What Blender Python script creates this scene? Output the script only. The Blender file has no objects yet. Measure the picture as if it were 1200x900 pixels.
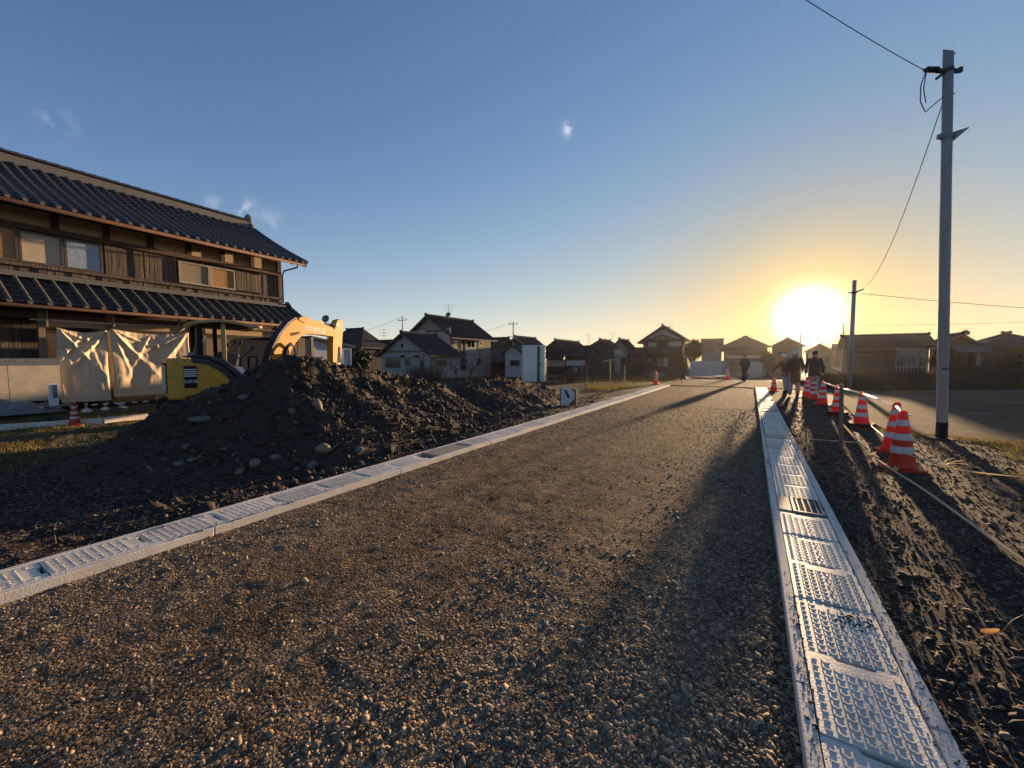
import bpy, math, random
import numpy as np
from mathutils import Vector, Matrix, Euler
random.seed(7); RNG = np.random.default_rng(7)
SC = bpy.context.scene
COL = SC.collection
R = math.radians
# ------------------------------------------------------------------ measured camera
F = 470.0; PITCH = R(-3.53); YAW = R(30.8); H = 1.4
SUN_AZ, SUN_EL = R(5.5), R(4.8)
def ray(px, py):
    x = (px-600)/F; y = (450-py)/F
    c, s = math.cos(PITCH), math.sin(PITCH)
    f = c-y*s; u = s+y*c
    c, s = math.cos(YAW), math.sin(YAW)
    return Vector((x*c-f*s, x*s+f*c, u))
CAM = Vector((0, 0, H))
def gnd(px, py, z=0.0):
    d = ray(px, py); return CAM+d*((z-H)/d.z)
def on_y(px, py, Y):
    d = ray(px, py); return CAM+d*(Y/d.y)
def on_x(px, py, X):
    d = ray(px, py); return CAM+d*(X/d.x)
def at_depth(px, py, D):
    d = ray(px, py); f = -d.x*math.sin(YAW)+d.y*math.cos(YAW); return CAM+d*(D/f)
def on_plane(px, py, p, n):
    d = ray(px, py); return CAM+d*((p-CAM).dot(n)/d.dot(n))
# ------------------------------------------------------------------ objects
def tag(o, label=None, cat=None, group=None, kind=None):
    if label: o['label'] = label
    if cat: o['category'] = cat
    if group: o['group'] = group
    if kind: o['kind'] = kind
    return o
def empty(name, loc, label, cat, group=None, rz=0.0):
    o = bpy.data.objects.new(name, None); COL.objects.link(o)
    o.location = loc; o.rotation_euler = (0, 0, rz); o.empty_display_size = .2
    return tag(o, label, cat, group)
KIDS = {}
class MB:
    """collects shapes and links them as one mesh object"""
    def __init__(s): s.v = []; s.f = []
    def add(s, vs, fs):
        n = len(s.v); s.v += [tuple(p) for p in vs]; s.f += [tuple(i+n for i in f) for f in fs]; return s
    def box(s, x0, x1, y0, y1, z0, z1):
        return s.add([(x0,y0,z0),(x1,y0,z0),(x1,y1,z0),(x0,y1,z0),(x0,y0,z1),(x1,y0,z1),(x1,y1,z1),(x0,y1,z1)],
                     [(0,3,2,1),(4,5,6,7),(0,1,5,4),(1,2,6,5),(2,3,7,6),(3,0,4,7)])
    def obox(s, c, sx, sy, sz, rot):
        m = Euler(rot).to_matrix(); c = Vector(c); v = []
        for z in (-.5, .5):
            for x, y in ((-.5,-.5),(.5,-.5),(.5,.5),(-.5,.5)): v.append(c+m@Vector((x*sx, y*sy, z*sz)))
        return s.add(v, [(0,3,2,1),(4,5,6,7),(0,1,5,4),(1,2,6,5),(2,3,7,6),(3,0,4,7)])
    def beam(s, p, q, w, h, up=(0,0,1)):
        p = Vector(p); q = Vector(q); d = (q-p).normalized(); u = Vector(up)
        if abs(d.dot(u)) > .98: u = Vector((0, 1, 0))
        a = d.cross(u).normalized()*w/2; b = a.cross(d).normalized()*h/2
        v = [p-a-b, p+a-b, p+a+b, p-a+b, q-a-b, q+a-b, q+a+b, q-a+b]
        return s.add(v, [(0,3,2,1),(4,5,6,7),(0,1,5,4),(1,2,6,5),(2,3,7,6),(3,0,4,7)])
    def tube(s, pts, r, seg=8, caps=True):
        pts = [Vector(p) for p in pts]; n = len(pts)
        rs = r if isinstance(r, (list, tuple)) else [r]*n
        vs = []; fs = []; ref = None
        for i, p in enumerate(pts):
            d = (pts[min(i+1,n-1)]-pts[max(i-1,0)]).normalized()
            if ref is None: ref = Vector((0,0,1)) if abs(d.z) < .9 else Vector((1,0,0))
            a = d.cross(ref)
            if a.length < 1e-4: ref = Vector((0.3,1,.2)); a = d.cross(ref)
            a.normalize(); b = a.cross(d).normalized(); ref = b
            for k in range(seg):
                t = 2*math.pi*k/seg; vs.append(p+(a*math.cos(t)+b*math.sin(t))*rs[i])
        for i in range(n-1):
            for k in range(seg):
                k2 = (k+1) % seg; fs.append((i*seg+k, i*seg+k2, (i+1)*seg+k2, (i+1)*seg+k))
        if caps: fs.append(tuple(range(seg))[::-1]); fs.append(tuple((n-1)*seg+k for k in range(seg)))
        return s.add(vs, fs)
    def lathe(s, prof, seg=20, c=(0,0,0), squash=1.0):
        vs = []; fs = []
        for r, z in prof:
            for k in range(seg):
                t = 2*math.pi*k/seg; vs.append((c[0]+r*math.cos(t), c[1]+r*math.sin(t)*squash, c[2]+z))
        n = len(prof)
        for i in range(n-1):
            for k in range(seg):
                k2 = (k+1) % seg; fs.append((i*seg+k, i*seg+k2, (i+1)*seg+k2, (i+1)*seg+k))
        fs.append(tuple(range(seg))[::-1]); fs.append(tuple((n-1)*seg+k for k in range(seg)))
        return s.add(vs, fs)
    def prism(s, poly, off):
        """3-D polygon extruded by a vector"""
        off = Vector(off); n = len(poly); a = [Vector(p) for p in poly]
        return s.add(a+[p+off for p in a], [tuple(range(n))[::-1], tuple(range(n, 2*n))]+[(i, (i+1) % n, n+(i+1) % n, n+i) for i in range(n)])
    def grid(s, P):
        """P[i][j] rows of points"""
        a = len(P); b = len(P[0])
        return s.add([p for r in P for p in r], [(i*b+j, i*b+j+1, (i+1)*b+j+1, (i+1)*b+j) for i in range(a-1) for j in range(b-1)])
    def build(s, name, mat, root=None, smooth=False, bevel=0, world=True, recalc=True):
        me = bpy.data.meshes.new(name)
        off = Vector((0,0,0))
        if root is not None and world:
            p = root
            while p is not None: off += p.location; p = p.parent
        me.from_pydata([(x-off.x, y-off.y, z-off.z) for x, y, z in s.v], [], s.f)
        if recalc:
            import bmesh
            bm = bmesh.new(); bm.from_mesh(me); bmesh.ops.recalc_face_normals(bm, faces=bm.faces); bm.to_mesh(me); bm.free()
        if smooth: me.polygons.foreach_set('use_smooth', [True]*len(me.polygons))
        me.materials.append(mat)
        o = bpy.data.objects.new(name, me); COL.objects.link(o)
        if root is not None: o.parent = root
        if bevel:
            m = o.modifiers.new('edge', 'BEVEL'); m.width = bevel; m.segments = 2; m.limit_method = 'ANGLE'
            m.angle_limit = R(35)
        return o
def np_mesh(name, V, Fc, mat, smooth=False, root=None):
    """V (n,3) float array, Fc (m,k) int array of equal-size faces"""
    me = bpy.data.meshes.new(name); n, k = Fc.shape
    me.vertices.add(len(V)); me.vertices.foreach_set('co', np.asarray(V, np.float32).ravel())
    me.loops.add(n*k); me.loops.foreach_set('vertex_index', Fc.astype(np.int32).ravel())
    me.polygons.add(n); me.polygons.foreach_set('loop_start', np.arange(0, n*k, k, dtype=np.int32))
    try: me.polygons.foreach_set('loop_total', np.full(n, k, np.int32))
    except Exception: pass
    if smooth: me.polygons.foreach_set('use_smooth', np.ones(n, bool))
    me.update(calc_edges=True); me.validate()
    me.materials.append(mat)
    o = bpy.data.objects.new(name, me); COL.objects.link(o)
    if root is not None: o.parent = root
    return o
def copy_tree(o, parent=None):
    c = o.copy(); COL.objects.link(c); c.parent = parent
    for ch in list(o.children): copy_tree(ch, c)
    return c
# ------------------------------------------------------------------ noise
_T = np.random.default_rng(3).random((256, 256))
def vnoise(x, y):
    xi = np.floor(x).astype(int); yi = np.floor(y).astype(int); fx = x-xi; fy = y-yi
    fx = fx*fx*(3-2*fx); fy = fy*fy*(3-2*fy)
    a = _T[xi & 255, yi & 255]; b = _T[(xi+1) & 255, yi & 255]; c = _T[xi & 255, (yi+1) & 255]; d = _T[(xi+1) & 255, (yi+1) & 255]
    return (a*(1-fx)+b*fx)*(1-fy)+(c*(1-fx)+d*fx)*fy-.5
def fbm(x, y, o=4):
    x = np.asarray(x, float); y = np.asarray(y, float); s = 0; a = 1; 
    for i in range(o): s = s+a*vnoise(x+i*17.3, y+i*9.1); x = x*2.03; y = y*2.03; a *= .5
    return s
def sstep(a, b, x):
    t = np.clip((x-a)/(b-a), 0, 1); return t*t*(3-2*t)
# ------------------------------------------------------------------ materials
def mat(name, col, rough=.8, col2=None, scale=6.0, detail=6, bump=0.0, bscale=None, metal=0.0, spec=.5, trans=0.0, island=None, stretch=None, vary=0.0):
    m = bpy.data.materials.new(name); m.use_nodes = True; nt = m.node_tree; N = nt.nodes; L = nt.links
    b = N['Principled BSDF']; b.inputs['Roughness'].default_value = rough; b.inputs['Metallic'].default_value = metal
    b.inputs['Specular IOR Level'].default_value = spec
    tc = N.new('ShaderNodeTexCoord'); mp = N.new('ShaderNodeMapping'); L.new(N.new('ShaderNodeNewGeometry').outputs['Position'] if vary else tc.outputs['Object'], mp.inputs['Vector'])
    if stretch: mp.inputs['Scale'].default_value = stretch
    no = N.new('ShaderNodeTexNoise'); no.inputs['Scale'].default_value = scale; no.inputs['Detail'].default_value = detail; no.inputs['Roughness'].default_value = .65
    L.new(mp.outputs[0], no.inputs['Vector'])
    col2 = col2 or tuple(c*.62 for c in col)
    cr = N.new('ShaderNodeValToRGB'); cr.color_ramp.elements[0].position = .3; cr.color_ramp.elements[1].position = .7
    cr.color_ramp.elements[0].color = (*col2, 1); cr.color_ramp.elements[1].color = (*col, 1)
    L.new(no.outputs['Fac'], cr.inputs['Fac']); out = cr.outputs['Color']
    if island:
        ge = N.new('ShaderNodeNewGeometry'); r2 = N.new('ShaderNodeValToRGB'); e = r2.color_ramp.elements
        n = len(island)
        while len(e) < n: e.new(.5)
        for i, c in enumerate(island): e[i].position = i/(n-1); e[i].color = (*c, 1)
        L.new(ge.outputs['Random Per Island'], r2.inputs['Fac'])
        mx = N.new('ShaderNodeMix'); mx.data_type = 'RGBA'; mx.blend_type = 'MULTIPLY'; mx.inputs['Factor'].default_value = 1
        L.new(out, mx.inputs['A']); L.new(r2.outputs['Color'], mx.inputs['B']); out = mx.outputs['Result']
    if vary:
        oi = N.new('ShaderNodeObjectInfo'); mr = N.new('ShaderNodeMapRange'); mr.inputs['To Min'].default_value = 1-vary; mr.inputs['To Max'].default_value = 1+vary*.4; L.new(oi.outputs['Random'], mr.inputs['Value'])
        mx = N.new('ShaderNodeMix'); mx.data_type = 'RGBA'; mx.blend_type = 'MULTIPLY'; mx.inputs['Factor'].default_value = 1
        L.new(out, mx.inputs['A']); L.new(mr.outputs[0], mx.inputs['B']); out = mx.outputs['Result']
    L.new(out, b.inputs['Base Color'])
    if bump:
        n2 = N.new('ShaderNodeTexNoise'); n2.inputs['Scale'].default_value = bscale or scale*4; n2.inputs['Detail'].default_value = 5
        L.new(mp.outputs[0], n2.inputs['Vector']); bp = N.new('ShaderNodeBump'); bp.inputs['Strength'].default_value = bump; bp.inputs['Distance'].default_value = .02
        L.new(n2.outputs['Fac'], bp.inputs['Height']); L.new(bp.outputs[0], b.inputs['Normal'])
    if trans:
        tl = N.new('ShaderNodeBsdfTranslucent'); L.new(out, tl.inputs['Color']); ms = N.new('ShaderNodeMixShader'); ms.inputs[0].default_value = trans
        L.new(b.outputs[0], ms.inputs[1]); L.new(tl.outputs[0], ms.inputs[2]); L.new(ms.outputs[0], N['Material Output'].inputs['Surface'])
    return m
W1 = (1, 1, 1)
M = dict(
 concrete=mat('concrete', (.74,.67,.57), .8, (.50,.45,.38), 3.0, 12, .10, 90, spec=.2),
 concrete_cover=mat('concrete_cover', (.78,.72,.62), .55, (.56,.51,.43), 3.4, 12, .10, 110, spec=.35, vary=.14),
 concrete_patch=mat('concrete_patch', (.5,.45,.36), .6, (.33,.3,.24), 14, 8, .5, 70, spec=.35),
 steel=mat('galvanised_steel', (.24,.25,.27), .6, (.16,.17,.18), 12, 4, .05, metal=.5),
 pole=mat('pole_steel', (.30,.28,.255), .55, (.23,.215,.20), 5, 5, .04, metal=.15, stretch=(1,1,.15)),
 iron=mat('dark_iron', (.06,.06,.065), .5, metal=.5),
 black=mat('black_plastic', (.015,.015,.016), .75, spec=.2),
 rubber=mat('rubber', (.02,.02,.02), .8),
 tile=mat('roof_tile', (.06,.063,.07), .45, (.036,.039,.046), 9, 5, .1, 40),
 tile_rib=mat('pale_rib_tile', (.11,.102,.092), .6, (.06,.056,.052), 9, 6, .1, 40),  # rib tiles toned paler and browner than the roof tile beneath
 tile_far=mat('far_roof_tile', (.045,.045,.05), .85, (.028,.028,.032), 3, 5, spec=.08),
 tile_brown=mat('brown_roof_tile', (.085,.064,.053), .85, (.06,.045,.038), 3, 5, spec=.08),
 tile_ridge=mat('ridge_tile', (.13,.12,.105), .6, (.12,.11,.10), 14, 6, .2, 40),
 wood_old=mat('weathered_wood', (.17,.125,.09), .85, (.06,.047,.037), 8, 8, .35, 30, stretch=(1,1,.08), island=[(.45,.45,.5),(1.3,1.2,1.1),(.7,.7,.75),(1.0,.95,.9)]),
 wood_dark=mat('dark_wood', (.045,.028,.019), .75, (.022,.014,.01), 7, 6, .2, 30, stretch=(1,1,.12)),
 wood_red=mat('stained_wood', (.10,.045,.024), .7, (.055,.025,.015), 7, 6, .2, 30),
 wood_pale=mat('pale_timber', (.30,.22,.14), .8, (.2,.14,.09), 6, 6, .2, 30, stretch=(1,1,.1)),
 stake=mat('stake_wood', (.20,.14,.095), .85, (.11,.08,.055), 12, 6, .4, 30, stretch=(1,1,.12)),
 plaster=mat('plaster', (.56,.42,.25), .9, (.44,.33,.2), 4, 6),
 shutter=mat('shutter_metal', (.66,.39,.17), .55, (.56,.33,.15), 3, 4),
 screen=mat('paper_screen', (.52,.43,.31), .8, (.42,.35,.26), 3, 5),
 curtain=mat('lace_curtain', (.36,.44,.54), .35, (.16,.2,.26), 16, 6, stretch=(1,3.2,.4), spec=.8),
 glass=mat('window_glass', (.035,.04,.045), .08, (.02,.022,.025), 2, 3, spec=.9),
 glass_lit=mat('bright_window', (.62,.62,.6), .2, (.5,.5,.48), 3, 4, spec=.8),
 frame=mat('window_frame', (.10,.075,.055), .5),
 frame_pale=mat('pale_frame', (.42,.35,.25), .6),
 skirt=mat('skirt_panel', (.58,.48,.33), .7, (.36,.31,.23), 2.5, 7, .08, 10),
 tarp=mat('tarpaulin', (.70,.55,.37), .6, (.62,.48,.32), 3, 6, .12, 30, trans=.12),
 greytarp=mat('grey_tarpaulin', (.17,.175,.18), .55, (.12,.125,.13), 5, 6, .2, 20),
 reed=mat('reed_screen', (.27,.18,.115), .85, (.15,.10,.065), 30, 6, .4, 60, stretch=(1,.25,1.6)),
 copper=mat('copper_gutter', (.11,.06,.04), .75, (.07,.04,.028), 8, 5, spec=.15),
 yellow=mat('yellow_paint', (.62,.32,.02), .42, (.42,.22,.025), 3.5, 9, .08, 20),
 boom_paint=mat('boom_paint', (.56,.265,.012), .5, (.40,.19,.012), 6, 9, .06, 20, spec=.3),
 yellow_pale=mat('canopy_paint', (.47,.34,.13), .6, (.36,.26,.10), 5, 7),
 hood=mat('hood_paint', (.022,.026,.04), .45, (.014,.017,.026), 6, 6),
 vinyl=mat('seat_vinyl', (.04,.042,.045), .55),
 white=mat('white_plastic', (.72,.72,.7), .5, (.62,.62,.6), 5, 5),
 chrome=mat('chrome', (.75,.75,.75), .15, metal=1.0),
 potty=mat('potty_white', (.78,.73,.65), .5, (.70,.65,.58), 3, 5),
 green=mat('green_stripe', (.03,.16,.10), .5),
 soil=mat('soil', (.062,.044,.031), .95, (.024,.018,.014), 5, 9, .9, 26, spec=.25),
 rock=mat('rock', (.17,.15,.125), .85, (.08,.07,.06), 9, 9, .8, 22),
 rock_gold=mat('pale_rock', (.25,.19,.125), .85, (.12,.09,.06), 8, 9, .8, 22),
 orange=mat('cone_orange', (.78,.052,.018), .4, (.66,.04,.015), 6, 5, trans=.5),
 reflect=mat('cone_sleeve', (.68,.66,.66), .4, (.56,.54,.54), 8, 5, trans=.25),
 rope=mat('rope', (.8,.74,.55), .4, (.7,.62,.42), 60, 4, .1, 90, trans=.65, spec=.8),
 tape=mat('barrier_tape_white', (.7,.7,.68), .6),
 straw=mat('straw', (.42,.30,.14), .8, (.30,.2,.09), 9, 5, trans=.4, island=[(.5,.45,.4),(1.1,1.05,.9),(.8,.8,.8)]),
 grass=mat('dry_grass', (.24,.18,.06), .8, (.12,.105,.035), .9, 5, trans=.4, island=[(.5,.55,.45),(1.35,1.2,.9),(.8,.95,.6)]),
 grass_dark=mat('bank_grass', (.075,.06,.03), .85, (.03,.03,.014), .5, 5, trans=.3, island=[(.5,.55,.45),(1.4,1.2,.9),(.8,.9,.6)]),
 leaf=mat('leaf', (.05,.05,.022), .7, (.028,.033,.014), 1.2, 4, trans=.1, island=[(.5,.55,.5),(1.2,1.15,.9),(.8,.9,.7)]),
 dryleaf=mat('dry_leaf', (.5,.3,.13), .6, (.45,.22,.07), 14, 5, .2, 30, trans=.3),
 bark=mat('bark', (.07,.055,.045), .9, (.04,.032,.026), 9, 6, .4, 30),
 wall_grey=mat('grey_mortar', (.33,.32,.30), .9, (.26,.25,.235), 2.5, 7, .1, 20),
 wall_tan=mat('tan_mortar', (.34,.28,.21), .9, (.26,.21,.155), 2.5, 7, .1, 20),
 wall_brown=mat('brown_boards', (.16,.11,.07), .85, (.08,.052,.032), 4, 7, .2, 20, stretch=(1,1,.15)),
 wall_dark=mat('dark_boards', (.06,.045,.033), .85, (.035,.027,.02), 4, 7, .2, 20, stretch=(1,1,.15)),
 wall_red=mat('red_brown_wall', (.10,.03,.018), .85, (.07,.02,.013), 4, 6),
 wall_white=mat('white_wall', (.50,.48,.46), .9, (.38,.365,.35), 2.5, 7),
 wall_blue=mat('pale_blue_sheet', (.36,.43,.52), .45, (.3,.36,.44), 4, 5),
 roof_blue=mat('blue_grey_roof', (.075,.085,.11), .8, (.05,.058,.075), 4, 5, spec=.1),
 roof_grey=mat('pale_metal_roof', (.2,.2,.215), .7, (.15,.15,.16), 3, 5, spec=.2),
 board=mat('sign_board', (.55,.57,.6), .5, (.46,.48,.5), 4, 6),
 blue=mat('blue_sign', (.03,.07,.2), .5),
 asphalt=mat('asphalt', (.15,.118,.08), .95, (.075,.06,.042), 3.0, 12, 1.0, 60, spec=.03),
 linepaint=mat('line_paint', (.26,.23,.19), .9, (.13,.115,.095), 12, 6),
 skin=mat('skin', (.45,.27,.19), .55), hair=mat('hair', (.02,.016,.013), .5),
 coat_brown=mat('brown_coat', (.15,.075,.03), .85, (.11,.055,.022), 12, 5, .2, 60), coat_dark=mat('dark_jacket', (.045,.035,.035), .85, None, 12, 5, .2, 60),
 trousers=mat('pale_trousers', (.36,.34,.36), .85, None, 12, 5), trousers_dark=mat('dark_trousers', (.05,.04,.04), .85), cap=mat('white_cap', (.65,.63,.62), .7),
)
SUN_E = 5.0; SUN_C = (1.0, .67, .37); SKY_S = .15; EXPOSURE = 1.5
SHO = .25
TINT = [((.95, .92, .84), R(10), 1.3)]
SUNTINT = [((.76, .66, .46), R(15), 1.5, R(50)), ((.95, .74, .40), R(40), 2.0, R(16))]
BAND = [((.55, .47, .42), R(11), 1.4, R(150)), ((.40, .31, .13), R(11), 1.4, R(60))]
GLOW = [((40, 36, 26), R(1.55), 1.5), ((.9, .6, .0), R(6.5), 2.0)]
CLOUD = (1.9, 1.6, 1.4)
HAZE = .00010; HAZE_G = .7
# ================================================================== SETTING
RX0, RX1, RY1 = -3.68, 0.205, 22.6          # gravel road between the two gutters
# the open lot beyond the cones, from ground points measured in the photograph
lot = [gnd(975,459), gnd(1010,458), gnd(1200,456.5), gnd(1900,452), gnd(2600,560), gnd(1330,530), gnd(1200,520.5), gnd(1085,511), gnd(1040,504), gnd(1000,486)]
def inside(poly, x, y):
    c = np.zeros(x.shape, bool); n = len(poly)
    for i in range(n):
        a = poly[i]; b = poly[(i+1) % n]
        t = ((a.y > y) != (b.y > y)) & (x < (b.x-a.x)*(y-a.y)/(b.y-a.y+1e-12)+a.x)
        c ^= t
    return c
def base_z(x, y):
    x = np.asarray(x, float); y = np.asarray(y, float)
    d = -x*math.sin(YAW)+y*math.cos(YAW); r = np.hypot(x, y)
    z = -.55*sstep(24, 44, d)-.12*sstep(24, 30, r)
    near = 1-sstep(12, 26, r)
    z = z+near*(.08*fbm(x*.45+3, y*.45, 3)+.028*fbm(x*2.2, y*2.2, 4)+.022*fbm(x*9, y*9, 3))
    z = z*(1-.68*sstep(.5, .7, x)*sstep(6, 3, x)*sstep(12, 8, y))
    z = z+.16*sstep(-13.25, -13.45, x)*sstep(16, 12, y)
    z = z+.05*sstep(2.0, 3.0, x)*sstep(11, 9, y)
    trench = sstep(-4.06, -3.9, x)*sstep(.62, .5, x)*sstep(RY1+.6, RY1, y)
    z = z*(1-trench)-.16*trench
    cross = sstep(RY1-.2, RY1+.3, y)*sstep(31.5, 30.8, y)*sstep(-4.6, -4.2, x)*sstep(24, 22, r*0+x)
    z = z*(1-cross)-.06*cross
    flat = inside(lot, x, y)
    z = np.where(flat, np.minimum(z, -.06), z)
    return z
# ---- one ground sheet, polar about the viewpoint, out to the horizon
na_f, na_b, nr = 760, 50, 330
a_f = np.linspace(YAW-R(74), YAW+R(74), na_f); a_b = np.linspace(YAW+R(74), YAW+R(286), na_b+2)[1:-1]
ang = np.concatenate([a_f, a_b]); rad = np.concatenate([[.01], np.geomspace(.5, 60, nr-25), np.geomspace(66, 2500, 24)])
A, RR = np.meshgrid(ang, rad); X = -np.sin(A)*RR; Y = np.cos(A)*RR; Z = base_z(X, Y)
na = len(ang); V = np.stack([X, Y, Z], -1).reshape(-1, 3)
i, j = np.meshgrid(np.arange(nr-1), np.arange(na), indexing='ij'); j2 = (j+1) % na
Fq = np.stack([i*na+j, i*na+j2, (i+1)*na+j2, (i+1)*na+j], -1).reshape(-1, 4)
Vc = V
def ground_mat():
    m = bpy.data.materials.new('bare_ground'); m.use_nodes = True; nt = m.node_tree; N = nt.nodes; L = nt.links; b = N['Principled BSDF']
    b.inputs['Roughness'].default_value = .9; b.inputs['Specular IOR Level'].default_value = .08
    tc = N.new('ShaderNodeTexCoord')
    def noise(s, d=6, r=.6):
        n = N.new('ShaderNodeTexNoise'); n.inputs['Scale'].default_value = s; n.inputs['Detail'].default_value = d; n.inputs['Roughness'].default_value = r
        L.new(tc.outputs['Object'], n.inputs['Vector']); return n.outputs['Fac']
    def ramp(f, p0, c0, p1, c1):
        r = N.new('ShaderNodeValToRGB'); e = r.color_ramp.elements; e[0].position = p0; e[0].color = (*c0, 1); e[1].position = p1; e[1].color = (*c1, 1)
        L.new(f, r.inputs['Fac']); return r.outputs['Color']
    def mix(f, a, c):
        x = N.new('ShaderNodeMix'); x.data_type = 'RGBA'; L.new(f, x.inputs['Factor']); L.new(a, x.inputs['A']); L.new(c, x.inputs['B']); return x.outputs['Result']
    soil = ramp(noise(3.2, 10), .32, (.018, .0135, .0105), .72, (.056, .041, .031))
    turf = ramp(noise(5, 9), .3, (.035, .032, .012), .7, (.15, .12, .045))
    at = N.new('ShaderNodeAttribute'); at.attribute_name = 'turf'
    c = mix(at.outputs['Fac'], soil, turf)
    vo = N.new('ShaderNodeTexVoronoi'); vo.inputs['Scale'].default_value = 55; L.new(tc.outputs['Object'], vo.inputs['Vector'])
    gt = N.new('ShaderNodeMath'); gt.operation = 'GREATER_THAN'; gt.inputs[1].default_value = .86
    sp = N.new('ShaderNodeSeparateColor'); L.new(vo.outputs['Color'], sp.inputs[0]); L.new(sp.outputs[0], gt.inputs[0])
    st = ramp(noise(30, 2), .3, (.1, .08, .06), .7, (.22, .19, .15))
    c = mix(gt.outputs[0], c, st); L.new(c, b.inputs['Base Color'])
    b1 = N.new('ShaderNodeBump'); b1.inputs['Strength'].default_value = .45; b1.inputs['Distance'].default_value = .03; L.new(noise(24, 8, .7), b1.inputs['Height'])
    L.new(b1.outputs[0], b.inputs['Normal'])
    return m
g = np_mesh('ground', Vc, Fq, ground_mat(), smooth=True); tag(g, kind='structure')
import bmesh
tx, ty = Vc[:, 0], Vc[:, 1]
rr = np.hypot(tx, ty)
turf = sstep(-7.4, -9.5, tx)*sstep(9, 6, ty)*.95+sstep(2.4, 3.3, tx+.5*fbm(tx, ty, 3))*sstep(14, 10, ty)*sstep(3.0, 4.5, ty)*.9
turf = np.maximum(turf, sstep(24, 30, rr)*.8); turf = np.clip(turf+.5*fbm(tx*1.3, ty*1.3, 4)*(turf > .02), 0, 1)
at = g.data.attributes.new('turf', 'FLOAT', 'POINT'); at.data.foreach_set('value', turf.astype(np.float32))
# ---- gravel road
def gravel_mat():
    m = bpy.data.materials.new('gravel_surface'); m.use_nodes = True; nt = m.node_tree; N = nt.nodes; L = nt.links; b = N['Principled BSDF']
    b.inputs['Roughness'].default_value = .95; b.inputs['Specular IOR Level'].default_value = .03
    tc = N.new('ShaderNodeTexCoord')
    def noise(s, d=6, r=.6):
        n = N.new('ShaderNodeTexNoise'); n.inputs['Scale'].default_value = s; n.inputs['Detail'].default_value = d; n.inputs['Roughness'].default_value = r
        L.new(tc.outputs['Object'], n.inputs['Vector']); return n.outputs['Fac']
    def ramp(f, *st):
        r = N.new('ShaderNodeValToRGB'); e = r.color_ramp.elements
        while len(e) < len(st): e.new(.5)
        for k, (p, c) in enumerate(st): e[k].position = p; e[k].color = (*c, 1)
        L.new(f, r.inputs['Fac']); return r.outputs['Color']
    def mix(f, a, c, bt='MIX'):
        x = N.new('ShaderNodeMix'); x.data_type = 'RGBA'; x.blend_type = bt
        if isinstance(f, float): x.inputs['Factor'].default_value = f
        else: L.new(f, x.inputs['Factor'])
        L.new(a, x.inputs['A']); L.new(c, x.inputs['B']); return x.outputs['Result']
    brown = ramp(noise(2.2, 8), (.3, (.15, .115, .08)), (.7, (.275, .21, .148)))
    grey = ramp(noise(9, 6), (.3, (.15, .125, .095)), (.7, (.28, .232, .175)))
    at = N.new('ShaderNodeAttribute'); at.attribute_name = 'washed'
    c = mix(at.outputs['Fac'], brown, grey)
    mpt = N.new('ShaderNodeMapping'); mpt.inputs['Scale'].default_value = (2.6, .09, 1); L.new(tc.outputs['Object'], mpt.inputs['Vector']); nt_ = N.new('ShaderNodeTexNoise'); nt_.inputs['Scale'].default_value = 1; nt_.inputs['Detail'].default_value = 5; L.new(mpt.outputs[0], nt_.inputs['Vector'])
    c = mix(1.0, c, ramp(nt_.outputs['Fac'], (.35, (.68, .67, .66)), (.65, (1.18, 1.16, 1.12))), 'MULTIPLY')
    damp = ramp(noise(1.7, 5, .7), (.33, (.5, .5, .5)), (.44, (1, 1, 1)))
    c = mix(1.0, c, damp, 'MULTIPLY')
    bumps = None
    for s, st in ((62, .9), (150, .7)):
        vo = N.new('ShaderNodeTexVoronoi'); vo.inputs['Scale'].default_value = s; L.new(tc.outputs['Object'], vo.inputs['Vector'])
        sp = N.new('ShaderNodeSeparateColor'); L.new(vo.outputs['Color'], sp.inputs[0])
        c = mix(1.0, c, ramp(sp.outputs[0], (0, (.5, .5, .5)), (.8, (1.0, .98, .95)), (1, (1.9, 1.8, 1.65))), 'MULTIPLY')
        bp = N.new('ShaderNodeBump'); bp.inputs['Strength'].default_value = st; bp.inputs['Distance'].default_value = .9/s; bp.invert = True
        L.new(vo.outputs['Distance'], bp.inputs['Height'])
        if bumps: L.new(bumps.outputs[0], bp.inputs['Normal'])
        bumps = bp
    L.new(c, b.inputs['Base Color']); L.new(bumps.outputs[0], b.inputs['Normal'])
    return m
def road_z(x, y):
    x = np.asarray(x, float); y = np.asarray(y, float)
    z = .012*fbm(x*1.1, y*.5, 3)+.005*fbm(x*6, y*6, 3)+.005*fbm(x*19, y*19, 3)
    z = z+.03*(1-((x+1.75)/2.0)**2)-.012
    z = z-.02*np.exp(-((x+2.75)/.35)**2)-.02*np.exp(-((x+.85)/.35)**2)      # wheel tracks
    return z*sstep(RY1+.5, RY1-1, y)+.0
xs = np.linspace(RX0-.02, RX1+.02, 170); ys = [-4.0]
while ys[-1] < RY1: ys.append(ys[-1]+max(.02, .009*abs(ys[-1])+.012))
ys[-1] = RY1; ys = np.array(ys); XX, YY = np.meshgrid(xs, ys); ZZ = road_z(XX, YY); nx = len(xs); ny = len(ys)
i, j = np.meshgrid(np.arange(ny-1), np.arange(nx-1), indexing='ij')
road = np_mesh('gravel_road', np.stack([XX, YY, ZZ], -1).reshape(-1, 3), np.stack([i*nx+j, i*nx+j+1, (i+1)*nx+j+1, (i+1)*nx+j], -1).reshape(-1, 4), gravel_mat(), smooth=True)
tag(road, kind='structure')
def washed(x, y):
    return np.clip(sstep(-1.3, -.1, x+.5*fbm(x, y*.6, 3))*.9+sstep(-2.9, -3.6, x+.4*fbm(x*1.3+5, y*.7, 3))*.75+.5*sstep(.12, .4, fbm(x*.9+9, y*.5, 3)), 0, 1)
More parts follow.
